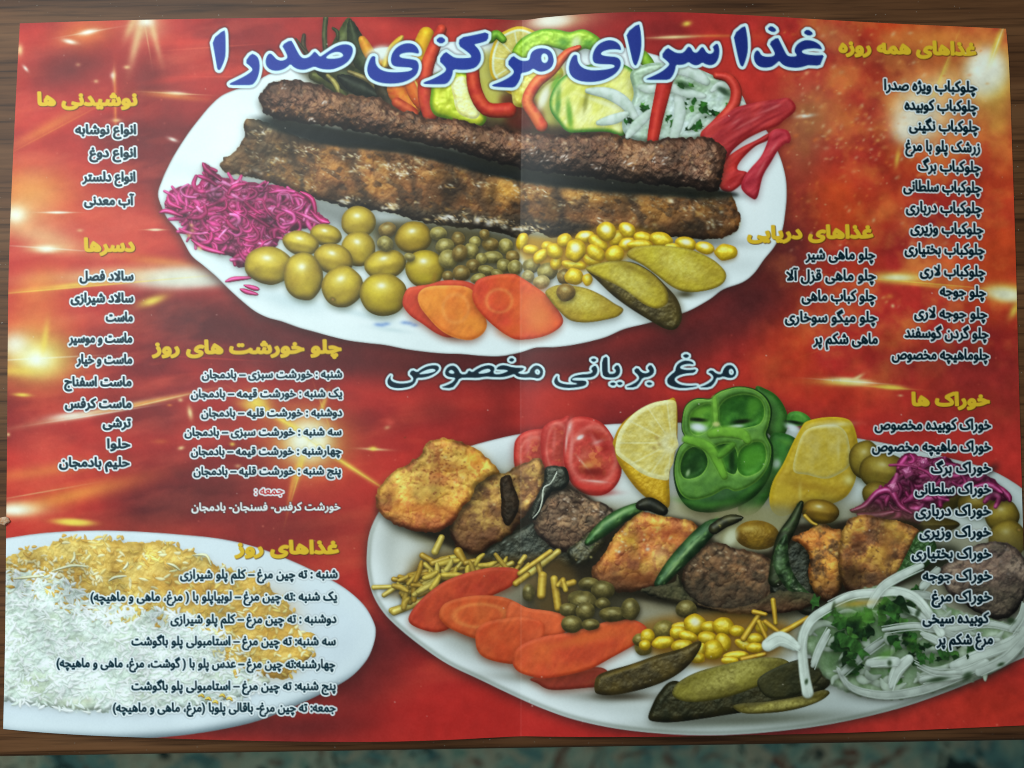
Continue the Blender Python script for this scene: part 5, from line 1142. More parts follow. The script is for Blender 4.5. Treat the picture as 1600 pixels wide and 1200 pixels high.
def line(par, text, xl, xr, yl, yr, hgt, fill=TEAL, bold=1.15, halo=HALO, hw=2.1, name="menu_line", edge=None, label=None):
    """a printed line of text between xl and xr on a base line running from yl to yr; hgt = height of an alif"""
    k = reg(name, par, label)
    ps = letter_outlines(text)
    A = np.concatenate(ps)
    x0, x1 = A[:, 0].min(), A[:, 0].max()
    sy = hgt / .72
    out = []
    for q in ps:
        x = xl + bold + (q[:, 0] - x0) / (x1 - x0) * (xr - xl - 2 * bold)
        out.append(np.stack([x, yl + (yr - yl) * (x - xl) / (xr - xl) - q[:, 1] * sy], 1))
    letters(k, out, fill, bold, halo, hw, edge)
    return k
def section(head, lines, hgt, kw=None):
    t, xl, xr, yl, yr, lab = head
    k = line(None, t, xl, xr, yl, yr, 19.5, GOLD, 1.9, None, 0, "menu_section", (84, 52, 16), lab)
    for l in lines:
        line(k, *l[:5], hgt, **(l[5] if len(l) > 5 else {}), **(kw or {}))
section(("نوشیدنی ها", 58, 215, 164, 164, "yellow heading above four dark lines at the sheet's left edge"), (("انواع نوشابه", 117, 213, 209, 209), ("انواع دوغ", 139, 213, 245, 245), ("انواع دلستر", 128, 212, 283, 283), ("آب معدنی", 131, 210, 320, 320)), 14.5)
section(("دسرها", 131, 211, 392, 392, "short yellow heading above a column of ten dark lines"), (("سالاد فصل", 124, 209, 438, 438), ("سالاد شیرازی", 110, 209, 472, 472), ("ماست", 165, 208, 502, 502), ("ماست و موسیر", 107, 207, 535, 535), ("ماست و خیار", 119, 207, 568, 568), ("ماست اسفناج", 100, 206, 603, 603),
     ("ماست کرفس", 101, 206, 637, 637), ("ترشی", 160, 205, 667, 667), ("حلوا", 167, 204, 700, 700), ("حلیم بادمجان", 92, 203, 729, 729)), 14.5)
D_ = dict(bold=.9, hw=2.1)
section(("چلو خورشت های روز", 237, 534, 552, 551, "long yellow heading directly below the kebab platter"), (("شنبه : خورشت سبزی – بادمجان", 315, 535, 591, 590, D_), ("یک شنبه : خورشت قیمه – بادمجان", 298, 535, 621, 620, D_), ("دوشنبه : خورشت قلیه – بادمجان", 314, 535, 651, 650, D_), ("سه شنبه : خورشت سبزی – بادمجان", 288, 534, 681, 680, D_),
     ("چهارشنبه : خورشت قیمه – بادمجان", 298, 534, 711, 710, D_), ("پنج شنبه : خورشت قلیه – بادمجان", 302, 533, 742, 741, D_), ("جمعه :", 398, 443, 773, 772, dict(fill=(186, 40, 40), bold=.5, hw=2)), ("خورشت کرفس- فسنجان- بادمجان", 299, 532, 798, 797, dict(fill=(236, 240, 236), bold=.55, halo=(84, 40, 40), hw=.8))), 12.5)
section(("غذاهای روز", 366, 530, 865, 864, "yellow heading over the rice plate"), (("شنبه : ته چین مرغ – کلم پلو شیرازی", 281, 528, 904, 903, D_), ("یک شنبه :ته چین مرغ – لوبیاپلو با ( مرغ، ماهی و ماهیچه)", 141, 527, 939, 938, D_), ("دوشنبه : ته چین مرغ – کلم پلو شیرازی", 266, 526, 974, 973, D_), ("سه شنبه: ته چین مرغ – استامبولی پلو باگوشت", 205, 525, 1008, 1008, D_),
     ("چهارشنبه:ته چین مرغ – عدس پلو با ( گوشت، مرغ، ماهی و ماهیچه)", 88, 524, 1042, 1044, D_), ("پنج شنبه: ته چین مرغ – استامبولی پلو باگوشت", 205, 525, 1078, 1078, D_), ("جمعه: ته چین مرغ- باقالی پلوبا (مرغ، ماهی و ماهیچه)", 176, 525, 1112, 1112, D_)), 14)
R_ = dict(bold=1.12, hw=1.8, fill=(6, 36, 46))
section(("غذاهای همه روزه", 1310, 1526, 81, 86, "yellow heading beside the big blue name"), (("چلوکباب ویژه صدرا", 1381, 1527, 140, 144, R_), ("چلوکباب کوبیده", 1413, 1528, 171, 174, R_), ("چلوکباب نگینی", 1420, 1530, 203, 206, R_), ("زرشک پلو با مرغ", 1414, 1532, 235, 238, R_), ("چلوکباب برگ", 1434, 1533, 266, 269, R_), ("چلوکباب سلطانی", 1411, 1534, 298, 301, R_),
     ("چلوکباب درباری", 1415, 1535, 331, 333, R_), ("چلوکباب وزیری", 1422, 1537, 363, 366, R_), ("چلوکباب بختیاری", 1413, 1539, 396, 398, R_), ("چلوکباب لاری", 1437, 1540, 430, 432, R_), ("چلو جوجه", 1468, 1541, 462, 464, R_), ("چلو جوجه لاری", 1428, 1543, 496, 498, R_), ("چلو گردن گوسفند", 1413, 1545, 527, 529, R_), ("چلوماهیچه مخصوص", 1393, 1546, 561, 562, R_)), 16.6)
section(("غذاهای دریایی", 1167, 1365, 373, 371, "yellow heading at the kebab platter's right rim"), (("چلو ماهی شیر", 1258, 1368, 405, 405, R_), ("چلو ماهی قزل آلا", 1228, 1369, 438, 438, R_), ("چلو کباب ماهی", 1252, 1369, 470, 470, R_), ("چلو میگو سوخاری", 1226, 1371, 503, 503, R_), ("ماهی شکم پر", 1270, 1372, 537, 537, R_)), 16.6)
section(("خوراک ها", 1424, 1547, 633, 633, "yellow heading above the pink cabbage column"), (("خوراک کوبیده مخصوص", 1366, 1549, 671, 671, R_), ("خوراک ماهیچه مخصوص", 1362, 1549, 705, 705, R_), ("خوراک برگ", 1454, 1549, 739, 738, R_), ("خوراک سلطانی", 1429, 1549, 772, 771, R_), ("خوراک درباری", 1430, 1549, 806, 805, R_), ("خوراک وزیری", 1436, 1549, 839, 838, R_), ("خوراک بختیاری", 1424, 1549, 872, 872, R_),
     ("خوراک جوجه", 1441, 1550, 907, 906, R_), ("خوراک مرغ", 1455, 1550, 940, 939, R_), ("کوبیده سیخی", 1441, 1546, 974, 973, R_), ("مرغ شکم پر", 1463, 1552, 1007, 1006, R_)), 16.6)
# the two big titles, hand-traced in image coordinates
def glyphs(ox, oy, s, *shapes):
    return [np.array(q, float) / s + (ox, oy) for q in shapes]
def soften(P, n=1):
    for _ in range(n):
        N = np.roll(P, -1, 0)
        P = np.stack([P * .75 + N * .25, P * .25 + N * .75], 1).reshape(-1, 2)
    return P
T1 = glyphs(320, 30, 8, [(90, 255), (245, 125), (258, 180), (262, 300), (262, 440), (245, 520), (200, 625), (178, 640), (155, 625), (145, 560), (120, 420)],
            [(580, 425), (640, 450), (672, 490), (688, 560), (685, 640), (660, 740), (620, 800), (585, 825), (470, 825), (320, 825), (305, 805), (380, 770), (500, 710), (575, 660), (598, 630), (575, 595), (500, 535)],
            [(800, 430), (770, 470), (757, 530), (770, 590), (820, 635), (900, 650), (980, 630), (1030, 600), (1070, 560), (1110, 600), (1170, 630), (1250, 635), (1310, 615), (1370, 590), (1430, 615), (1500, 630), (1590, 630), (1670, 605), (1750, 565), (1810, 510), (1845, 440), (1855, 380), (1835, 335), (1780, 312),
             (1710, 315), (1630, 345), (1560, 390), (1480, 445), (1440, 470), (1400, 425), (1370, 400), (1330, 450), (1290, 480), (1230, 490), (1190, 460), (1150, 390), (1110, 310), (1075, 255), (960, 325), (1000, 390), (1035, 465), (1020, 500), (960, 520), (900, 505), (860, 460), (830, 430)])
T1 += glyphs(500, 30, 8, [(1235, 435), (1240, 400), (1215, 350), (1170, 310), (1100, 298), (1030, 310), (960, 350), (910, 410), (888, 470), (885, 530), (905, 575), (950, 595), (1050, 600), (1130, 605), (1160, 620), (1130, 645), (1040, 660), (920, 665), (820, 655), (740, 620), (700, 565), (692, 510), (695, 470), (670, 458),
             (640, 470), (610, 530), (590, 600), (590, 660), (615, 720), (670, 765), (750, 795), (850, 808), (960, 805), (1060, 785), (1150, 740), (1210, 690), (1235, 620), (1235, 560), (1210, 515), (1150, 500), (1070, 490), (1010, 480), (988, 455), (1020, 430), (1100, 415), (1170, 420)])
T1 += glyphs(660, 30, 8, [(230, 210), (302, 265), (235, 315), (160, 265)], [(285, 400), (340, 440), (400, 480), (480, 487), (560, 485), (612, 478), (600, 440), (530, 385), (450, 330), (465, 230), (650, 195), (828, 155), (822, 265), (740, 295), (665, 310), (650, 320), (700, 370), (730, 430), (735, 500), (710, 560), (660, 610), (580, 632),
             (480, 635), (385, 625), (378, 690), (350, 760), (300, 812), (220, 815), (120, 815), (10, 810), (20, 785), (110, 755), (210, 705), (280, 660), (298, 625), (280, 590), (200, 515)],
            [(1130, 450), (1180, 490), (1240, 520), (1310, 520), (1340, 500), (1350, 440), (1380, 395), (1440, 365), (1510, 360), (1570, 375), (1615, 410), (1640, 480), (1642, 545), (1610, 610), (1540, 650), (1470, 660), (1420, 640), (1385, 615), (1340, 650), (1280, 668), (1232, 675), (1225, 740), (1190, 810), (1150, 855),
             (1060, 855), (960, 850), (875, 840), (870, 820), (970, 785), (1070, 735), (1130, 690), (1145, 655), (1130, 625), (1055, 550)])
T1 += glyphs(860, 20, 8, [(885, 470), (880, 425), (850, 380), (800, 350), (740, 340), (680, 350), (610, 385), (560, 440), (530, 510), (525, 580), (545, 625), (590, 640), (690, 645), (760, 645), (800, 655), (800, 680), (740, 700), (640, 715), (530, 720), (440, 705), (380, 670), (345, 620), (335, 560), (335, 530), (300, 522),
             (270, 550), (240, 620), (228, 690), (240, 760), (290, 820), (370, 855), (470, 868), (590, 862), (700, 830), (800, 775), (860, 710), (885, 640), (870, 580), (820, 550), (740, 545), (660, 535), (628, 515), (650, 485), (720, 462), (800, 455), (850, 460)],
            [(945, 255), (1105, 125), (1125, 200), (1138, 320), (1138, 440), (1115, 560), (1080, 655), (1055, 660), (1030, 620), (1000, 490), (970, 360)])
T1 += glyphs(1000, 20, 8, [(340, 430), (390, 465), (450, 500), (520, 505), (560, 480), (590, 435), (610, 420), (640, 440), (665, 490), (700, 500), (730, 480), (760, 435), (785, 425), (805, 450), (830, 495), (870, 515), (910, 500), (925, 470), (915, 440), (905, 425), (965, 375), (990, 430), (995, 500), (980, 580), (940, 640), (880, 660),
             (820, 645), (780, 620), (740, 650), (690, 660), (640, 640), (608, 615), (560, 645), (500, 655), (450, 650), (440, 720), (410, 790), (365, 840), (250, 840), (85, 840), (75, 825), (170, 785), (270, 735), (345, 675), (368, 640), (345, 610), (260, 540)])
T1 += glyphs(1120, 20, 8, [(205, 270), (350, 150), (370, 220), (388, 340), (390, 470), (370, 570), (335, 665), (315, 675), (290, 650), (265, 560), (235, 420)],
             [(500, 465), (470, 500), (460, 560), (480, 630), (530, 675), (600, 690), (680, 680), (740, 640), (780, 600), (810, 640), (870, 675), (960, 690), (1050, 685), (1130, 660), (1150, 655), (1290, 665), (1315, 600), (1345, 525), (1250, 530), (1160, 525), (1090, 510), (1060, 490), (1080, 465), (1150, 450), (1230, 445), (1310, 460),
              (1315, 445), (1290, 400), (1230, 360), (1150, 338), (1080, 345), (1010, 385), (975, 440), (970, 490), (1000, 525), (985, 545), (900, 545), (870, 520), (830, 440), (790, 360), (760, 300), (650, 375), (700, 450), (730, 515), (700, 545), (620, 550), (560, 535), (530, 480)],
             [(680, 155), (755, 215), (710, 250), (625, 205)], [(1135, 200), (1215, 260), (1155, 295), (1075, 250)])
T1H = glyphs(500, 30, 8, [(75, 475), (130, 430), (200, 408), (260, 415), (290, 445), (285, 465), (240, 485), (150, 495), (85, 490)]) + glyphs(660, 30, 8, [(1483, 488), (1495, 440), (1525, 426), (1560, 445), (1574, 488), (1562, 530), (1530, 550), (1498, 535)])
T2 = glyphs(590, 550, 16 / 3, [(115, 190), (90, 215), (78, 250), (95, 285), (150, 303), (220, 300), (280, 285), (315, 255), (325, 215), (380, 215), (440, 200), (490, 170), (515, 140), (505, 115), (470, 108), (410, 118), (360, 145), (330, 170), (290, 148), (262, 180), (290, 205), (300, 225), (285, 250), (230, 262), (170, 262), (120, 245), (105, 220)],
            [(600, 115), (570, 140), (558, 180), (580, 205), (620, 212), (650, 215), (630, 250), (580, 275), (520, 295), (620, 305), (660, 260), (685, 216), (760, 214), (830, 218), (900, 205), (960, 210), (1040, 212), (1100, 198), (1140, 182), (1160, 205), (1210, 215), (1290, 212), (1340, 225), (1375, 200), (1382, 150), (1350, 115), (1310, 110),
             (1275, 140), (1260, 180), (1200, 185), (1165, 172), (1210, 155), (1225, 130), (1130, 130), (1060, 108), (1010, 115), (985, 145), (1020, 148), (1060, 148), (1090, 155), (1060, 172), (1000, 188), (962, 178), (980, 130), (940, 108), (880, 115), (820, 145), (790, 170), (760, 150), (740, 185), (692, 185), (670, 140), (640, 112)],
            [(1115, 45), (1145, 65), (1118, 85), (1090, 68)])
T2H = glyphs(590, 550, 16 / 3, [(335, 187), (390, 155), (450, 138), (487, 148), (472, 166), (410, 180)], [(588, 172), (610, 145), (640, 165), (632, 184)], [(828, 180), (880, 147), (930, 138), (945, 160), (900, 177)], [(1308, 155), (1335, 138), (1358, 165), (1342, 192), (1315, 182)])
T2 += glyphs(860, 540, 16 / 3, [(60, 245), (35, 275), (28, 310), (60, 340), (130, 355), (220, 350), (290, 335), (305, 310), (290, 290), (200, 290), (175, 283), (200, 268), (290, 268), (350, 265), (385, 240), (395, 200), (375, 160), (335, 190), (355, 215), (330, 235), (250, 240), (190, 255), (162, 285), (180, 308), (230, 316), (200, 325), (120, 322), (70, 305), (58, 275)],
            [(360, 103), (390, 120), (360, 140), (333, 118)], [(430, 110), (475, 85), (478, 160), (480, 235), (530, 235), (550, 210), (525, 185), (560, 155), (582, 190), (580, 235), (550, 265), (500, 268), (450, 262), (430, 235)], [(490, 320), (520, 302), (550, 318), (525, 338)], [(550, 312), (580, 298), (608, 315), (578, 335)],
            [(835, 155), (865, 195), (862, 235), (820, 262), (770, 268), (745, 310), (710, 350), (615, 350), (700, 315), (740, 280), (735, 250), (690, 210), (725, 180), (760, 225), (800, 232), (830, 215), (805, 185)], [(825, 300), (855, 318), (825, 335), (795, 315)],
            [(1195, 158), (1190, 140), (1160, 126), (1110, 123), (1060, 152), (1042, 190), (1040, 215), (1000, 245), (970, 280), (975, 320), (1020, 345), (1100, 358), (1210, 345), (1230, 330), (1150, 335), (1080, 325), (1035, 295), (1040, 265), (1090, 240), (1150, 230), (1200, 228), (1220, 195), (1150, 205), (1090, 195), (1078, 180), (1100, 162), (1150, 152)],
            [(1130, 66), (1162, 85), (1132, 108), (1098, 85)], [(1345, 200), (1385, 235), (1430, 238), (1442, 195), (1470, 163), (1510, 160), (1540, 190), (1552, 230), (1530, 265), (1490, 272), (1440, 257), (1410, 268), (1385, 268), (1370, 310), (1330, 350), (1230, 350), (1300, 325), (1350, 290), (1360, 260), (1340, 235), (1310, 220)])
T2H += glyphs(860, 540, 16 / 3, [(1488, 200), (1515, 192), (1532, 225), (1512, 248), (1488, 235)])
def title(name, T, Hs, fill, hw, label):
    k = reg(name, None, label)
    ps = [soften(q) for q in T]
    A = np.concatenate(ps)
    sl, X, Y = win(A[:, 0].min() - 10, A[:, 1].min() - 10, A[:, 0].max() + 10, A[:, 1].max() + 10)
    d = sdf(ps, X, Y)
    for q in Hs:
        d = np.maximum(d, -sdf([soften(q)], X, Y))
    put(sl, rgb((40, 26, 34)), np.clip((hw + 4 - d) / 4, 0, 1) * .4)
    put(sl, rgb((214, 240, 242)), np.clip((hw + .5 - d) / 1.2, 0, 1), k)
    f = np.exp(-(d / 1.6) ** 2)[..., None] * .25
    put(sl, fill(X, Y) * (1 - f) + rgb((60, 130, 170)) * f, np.clip(.5 - d, 0, 1), k)
title("restaurant_title", T1, T1H, lambda X, Y: rgb((48, 66, 150)) + (rgb((34, 50, 122)) - rgb((48, 66, 150))) * ss(700, 1250, X)[..., None], 4.6, "large blue name across the top with a pale outline")
title("dish_title", T2, T2H, lambda X, Y: np.broadcast_to(rgb((30, 46, 56)), X.shape + (3,)), 3.4, "dark lettering with white outline between the two platters")
rnd = random.Random(404)
for q in range(90):                                      # pin-prick scuffs in the gloss
    x, y = rnd.uniform(30, 1590), rnd.uniform(45, 1140)
    s = rnd.uniform(.7, 1.3)
    dab(x, y, s, s * rnd.uniform(.6, 1), rnd.uniform(0, 180), (240, 226, 214), rnd.uniform(.3, .8))
INK[:] = np.clip(INK + (noise(GX, GY, 1.6, 71, 1) - .5)[..., None] * .022, 0, 1)
# ============================================================ from the drawing to the folded sheet on the table
TAN_X = 18.0 / 28.6
CT, ST = math.cos(CAM_TILT), math.sin(CAM_TILT)
EYE = np.array(CAM_LOC)
def rays(px, py):
    """directions through the image pixels of the sheet (1600 x 1200 image)"""
    x = (np.asarray(px, float) - 800) / 800 * TAN_X
    y = (600 - np.asarray(py, float)) / 800 * TAN_X
    return np.stack([x, y * CT + ST, y * ST - CT], -1)
def on_height(px, py, z):
    d = rays(px, py)
    t = (np.asarray(z, float) - EYE[2]) / d[..., 2]
    return EYE + d * t[..., None]

# ------------------------------------------------------------ setting: floor, carpet, table
def mesh_obj(name, verts, faces, mat, parent=None, smooth=False):
    me = bpy.data.meshes.new(name)
    me.from_pydata([tuple(v) for v in verts], [], faces)
    me.materials.append(mat)
    if smooth:
        me.polygons.foreach_set('use_smooth', [True] * len(me.polygons))
    o = bpy.data.objects.new(name, me)
    COL.objects.link(o)
    o.parent = parent
    return o
def tagged(o, label, cat, group=None, kind=None):
    o['label'], o['category'] = label, cat
    if group:
        o['group'] = group
    if kind:
        o['kind'] = kind
    return o
class NT:
    def __init__(s, name):
        s.m = bpy.data.materials.new(name)
        s.m.use_nodes = True
        s.t = s.m.node_tree
        s.b = s.t.nodes['Principled BSDF']
    def n(s, typ, **kw):
        x = s.t.nodes.new(typ)
        for k_, v in kw.items():
            if k_.startswith('i_'):
                x.inputs[k_[2:].replace('_', ' ')].default_value = v
            else:
                setattr(x, k_, v)
        return x
    def l(s, a, b):
        s.t.links.new(a, b)
    def ramp(s, src, stops, interp='LINEAR'):
        r = s.n('ShaderNodeValToRGB')
        r.color_ramp.interpolation = interp
        e = r.color_ramp.elements
        while len(e) < len(stops):
            e.new(.5)
        for el, (p_, c) in zip(e, stops):
            el.position = p_
            el.color = (*c, 1)
        s.l(src, r.inputs[0])
        return r.outputs[0]
    def coord(s, scale=(1, 1, 1), rot=(0, 0, 0)):
        c, m = s.n('ShaderNodeTexCoord'), s.n('ShaderNodeMapping')
        m.inputs['Scale'].default_value = scale
        m.inputs['Rotation'].default_value = rot
        s.l(c.outputs['Object'], m.inputs[0])
        return m.outputs[0]
    def noise(s, v, sc, det=4, rough=.55, dist=0):
        x = s.n('ShaderNodeTexNoise')
        x.inputs['Scale'].default_value, x.inputs['Detail'].default_value = sc, det
        x.inputs['Roughness'].default_value, x.inputs['Distortion'].default_value = rough, dist
        s.l(v, x.inputs['Vector'])
        return x.outputs['Fac']
    def mix(s, f, a, b, mode='MIX'):
        x = s.n('ShaderNodeMix', data_type='RGBA', blend_type=mode)
        for v, i in ((f, 0), (a, 6), (b, 7)):
            if hasattr(v, 'is_output'):
                s.l(v, x.inputs[i])
            else:
                x.inputs[i].default_value = v if i == 0 else (*v, 1)
        return x.outputs[2]

def wood_mat():
    w = NT("walnut_laminate")
    v = w.coord((1, 1, 1))
    warp = w.n('ShaderNodeMapping')
    warp.inputs['Scale'].default_value = (4.5, 60, 10)
    w.l(v, warp.inputs[0])
    g1 = w.noise(warp.outputs[0], 1.0, 6, .62, .6)
    warp2 = w.n('ShaderNodeMapping')
    warp2.inputs['Scale'].default_value = (14, 420, 30)
    w.l(v, warp2.inputs[0])
    g2 = w.noise(warp2.outputs[0], 1.0, 3, .6, .3)
    c1 = w.ramp(g1, ((.28, (.060, .021, .007)), (.47, (.120, .047, .017)), (.56, (.145, .059, .022)), (.75, (.185, .082, .033))))
    c2 = w.ramp(g2, ((.34, (.42, .40, .38)), (.50, (.95, .95, .95)), (.75, (1.12, 1.1, 1.08))))
    c = w.mix(1.0, c1, c2, 'MULTIPLY')
    sp = w.noise(v, 900, 1, .5)
    dust = w.ramp(sp, ((.76, (0, 0, 0)), (.80, (1, 1, 1))))
    c = w.mix(dust, c, (.32, .27, .22))
    w.l(c, w.b.inputs['Base Color'])
    w.b.inputs['Roughness'].default_value = .5
    w.b.inputs['Specular IOR Level'].default_value = .22
    bmp = w.n('ShaderNodeBump')
    bmp.inputs['Strength'].default_value = .15
    bmp.inputs['Distance'].default_value = .0004
    w.l(g2, bmp.inputs['Height'])
    w.l(bmp.outputs[0], w.b.inputs['Normal'])
    return w.m
WOOD = wood_mat()

FLOOR_Z = -0.46
def floor_mat():
    f = NT("pale_floor_tiles")
    v = f.coord()
    n_ = f.noise(v, 3, 4)
    f.l(f.ramp(n_, ((.3, (.20, .19, .17)), (.7, (.27, .26, .23)))), f.b.inputs['Base Color'])
    f.b.inputs['Roughness'].default_value = .5
    return f.m
fl = mesh_obj("floor", [(-3, -3, FLOOR_Z - .012), (3, -3, FLOOR_Z - .012), (3, 3, FLOOR_Z - .012), (-3, 3, FLOOR_Z - .012)], [(0, 1, 2, 3)], floor_mat())
fl['kind'] = 'structure'

def carpet_mat():
    c = NT("carpet_pile")
    v = c.coord((1, 1, 1))
    n1 = c.noise(v, 15, 4, .6, 1.4)
    n2 = c.noise(c.coord((1, 1, 1), (0, 0, 1.1)), 22, 4, .6, 1.8)
    n3 = c.noise(c.coord((1, 1.4, 1), (0, 0, 2.2)), 26, 3, .6, 1.2)
    base = c.ramp(n1, ((.30, (.07, .17, .17)), (.42, (.20, .42, .36)), (.50, (.38, .58, .42)), (.58, (.66, .72, .50)), (.66, (.28, .50, .36))))
    m = c.mix(c.ramp(n2, ((.50, (0, 0, 0)), (.62, (1, 1, 1)))), base, (.62, .60, .40))
    m = c.mix(c.ramp(n3, ((.57, (0, 0, 0)), (.68, (1, 1, 1)))), m, (.24, .10, .06))
    m = c.mix(c.ramp(n3, ((.36, (1, 1, 1)), (.40, (0, 0, 0)))), m, (.04, .07, .06))
    fz = c.noise(v, 420, 2)
    m = c.mix(.5, m, c.ramp(fz, ((.3, (.3, .3, .3)), (.7, (1, 1, 1)))), 'MULTIPLY')
    c.l(m, c.b.inputs['Base Color'])
    c.b.inputs['Roughness'].default_value = .95
    c.b.inputs['Specular IOR Level'].default_value = .1
    b = c.n('ShaderNodeBump')
    b.inputs['Strength'].default_value = .6
    b.inputs['Distance'].default_value = .004
    c.l(fz, b.inputs['Height'])
    c.l(b.outputs[0], c.b.inputs['Normal'])
    return c.m
def slab(x0, x1, y0, y1, z0, z1, bev, name, mat, parent=None, seg=4, nx=1):
    import bmesh
    bm = bmesh.new()
    bmesh.ops.create_cube(bm, size=1)
    for v in bm.verts:
        v.co = ((x0 + x1) / 2 + v.co.x * (x1 - x0), (y0 + y1) / 2 + v.co.y * (y1 - y0), (z0 + z1) / 2 + v.co.z * (z1 - z0))
    bmesh.ops.bevel(bm, geom=bm.edges[:], offset=bev, segments=seg, profile=.5, affect='EDGES')
    me = bpy.data.meshes.new(name)
    bm.to_mesh(me)
    bm.free()
    me.materials.append(mat)
    for q in me.polygons:
        q.use_smooth = True
    o = bpy.data.objects.new(name, me)
    COL.objects.link(o)
    o.parent = parent
    return o
tagged(slab(-1.5, 1.5, -1.6, 1.2, FLOOR_Z - .012, FLOOR_Z, .004, "patterned_carpet", carpet_mat()), "teal and cream patterned carpet on the floor below the table edge", "carpet")

e0, e1 = on_height([0, 1600], [1186.5, 1161.0], [0, 0])
tang = math.atan2(e1[1] - e0[1], e1[0] - e0[0])
tab = bpy.data.objects.new("wooden_table", None)
emid = (e0 + e1) / 2
tab.location = (emid[0], emid[1], 0)
tab.rotation_euler = (0, 0, tang)
COL.objects.link(tab)
tagged(tab, "dark brown wood grain table with the open menu lying on it", "table")
slab(-.58, .56, 0, .64, -.028, 0, .004, "tabletop", WOOD, tab)
for x, y in ((-.52, .05), (.50, .05), (-.52, .59), (.50, .59)):
    slab(x - .025, x + .025, y - .025, y + .025, FLOOR_Z, -.028, .003, "leg", WOOD, tab)

# ------------------------------------------------------------ the folded sheet
def curve(pts):
    P = np.array(pts, float)
    s = P[:, 2]
    return lambda t: np.stack([np.interp(t, s, P[:, 0]), np.interp(t, s, P[:, 1])], -1)
def smooth_curve(pts):
    """outline of the sheet as (x, y, u) points in image pixels, smoothed between them"""
    P = np.array(pts, float)
    Q = []
    for i in range(len(P) - 1):
        a_, b, c, d = P[max(i - 1, 0)], P[i], P[i + 1], P[min(i + 2, len(P) - 1)]
        for t in np.arange(8) / 8:
            Q.append(.5 * (2 * b + (c - a_) * t + (2 * a_ - 5 * b + 4 * c - d) * t * t + (3 * b - a_ - 3 * c + d) * t ** 3))
    Q.append(P[-1])
    return curve(Q)
def us(xs, x0, xf, x1):
    return [(.5 * (x - x0) / (xf - x0)) if x <= xf else .5 + .5 * (x - xf) / (x1 - xf) for x in xs]
TOP = [(31, 36.5), (110, 34), (200, 31.5), (300, 29.5), (400, 28), (500, 27), (600, 26.5), (700, 28), (770, 30), (816, 31.5), (850, 27.5), (900, 23), (950, 20), (1000, 18.8), (1050, 19), (1100, 20.5), (1200, 25.5), (1300, 31.5), (1400, 37), (1500, 41.5), (1572, 45)]
BOT = [(5, 1139), (60, 1144), (130, 1148.5), (200, 1151.5), (300, 1155), (400, 1157.5), (500, 1159), (600, 1159), (700, 1156), (760, 1153), (813, 1150.5), (860, 1151), (940, 1151.5), (1040, 1151), (1150, 1149), (1250, 1147), (1350, 1144), (1450, 1140), (1530, 1136.5), (1608, 1133)]
top = smooth_curve([(x, y, u) for (x, y), u in zip(TOP, us([q[0] for q in TOP], 31, 816, 1572))])
bot = smooth_curve([(x, y, u) for (x, y), u in zip(BOT, us([q[0] for q in BOT], 5, 813, 1608))])
lef = smooth_curve([(31, 36.5, 0), (25, 150, .103), (18, 300, .239), (13.5, 430, .357), (12, 560, .475), (11, 700, .602), (9.5, 850, .737), (8, 1000, .874), (5, 1139, 1)])
rig = smooth_curve([(1572, 45, 0), (1577, 110, .06), (1582, 250, .188), (1587, 400, .326), (1591, 560, .473), (1595, 700, .602), (1599, 850, .74), (1603.5, 1000, .878), (1608, 1133, 1)])
def sheet_px(u, v):
    """image pixel position of sheet coordinates (a Coons patch between its four traced edges)"""
    u, v = np.asarray(u, float), np.asarray(v, float)
    U, V = u[..., None], v[..., None]
    ruled1 = top(u) * (1 - V) + bot(u) * V
    ruled2 = lef(v) * (1 - U) + rig(v) * U
    c00, c10, c01, c11 = top(np.array(0.)), top(np.array(1.)), bot(np.array(0.)), bot(np.array(1.))
    return ruled1 + ruled2 - ((1 - U) * (1 - V) * c00 + U * (1 - V) * c10 + (1 - U) * V * c01 + U * V * c11)
def lift(u, v):
    """how far the sheet stands off the table: its two pages belly up beside the fold"""
    sl_ = np.clip((.5 - u) / .5, 0, 1)
    sr_ = np.clip((u - .5) / .5, 0, 1)
    hl_ = np.sin(math.pi * sl_ ** .75) * (.0030 * (1 - v) + .0064 * v)
    hr_ = np.sin(math.pi * sr_ ** .55) * (.0078 * (1 - v) ** 1.3 + .0034 * v)
    f = np.sqrt((u - .5) ** 2 + .0025 ** 2)                # rounded crease
    return .0006 + np.where(u < .5, hl_, hr_) * np.clip(f / (f + .018), 0, 1) * 1.06
NU, NV = 1560, 1100
def sheet_pts(u, v, dz=0.0):
    q = sheet_px(u, v)
    return on_height(q[..., 0], q[..., 1], lift(u, v) + dz), q

menu = bpy.data.objects.new("printed_menu", None)
COL.objects.link(menu)
tagged(menu, "open red restaurant menu with kebab plates and yellow headings, lying on the table", "menu")

# bare paper: a thin closed sheet just under the inks
uu = np.concatenate([np.linspace(0, .46, 70), np.linspace(.464, .536, 41), np.linspace(.54, 1, 70)])
vv = np.linspace(0, 1, 90)
Us, Vs = np.meshgrid(uu, vv)
At, _ = sheet_pts(Us, Vs, -.00008)
Ab, _ = sheet_pts(Us, Vs, -.00026)
nu, nv = len(uu), len(vv)
idx = np.arange(nu * nv).reshape(nv, nu)
F = []
for lay, off in ((0, 0), (1, nu * nv)):
    a_, b, c, d = (idx[:-1, :-1] + off, idx[1:, :-1] + off, idx[1:, 1:] + off, idx[:-1, 1:] + off)
    F += [tuple(int(v) for v in q) for q in (np.stack([a_, b, c, d], -1) if lay == 0 else np.stack([d, c, b, a_], -1)).reshape(-1, 4)]
ring = list(idx[0, :]) + list(idx[1:, -1]) + list(idx[-1, -2::-1]) + list(idx[-2:0:-1, 0])
for i in range(len(ring)):
    a_, b = int(ring[i]), int(ring[(i + 1) % len(ring)])
    F.append((a_, b, b + nu * nv, a_ + nu * nv))
pm = NT("white_paper")
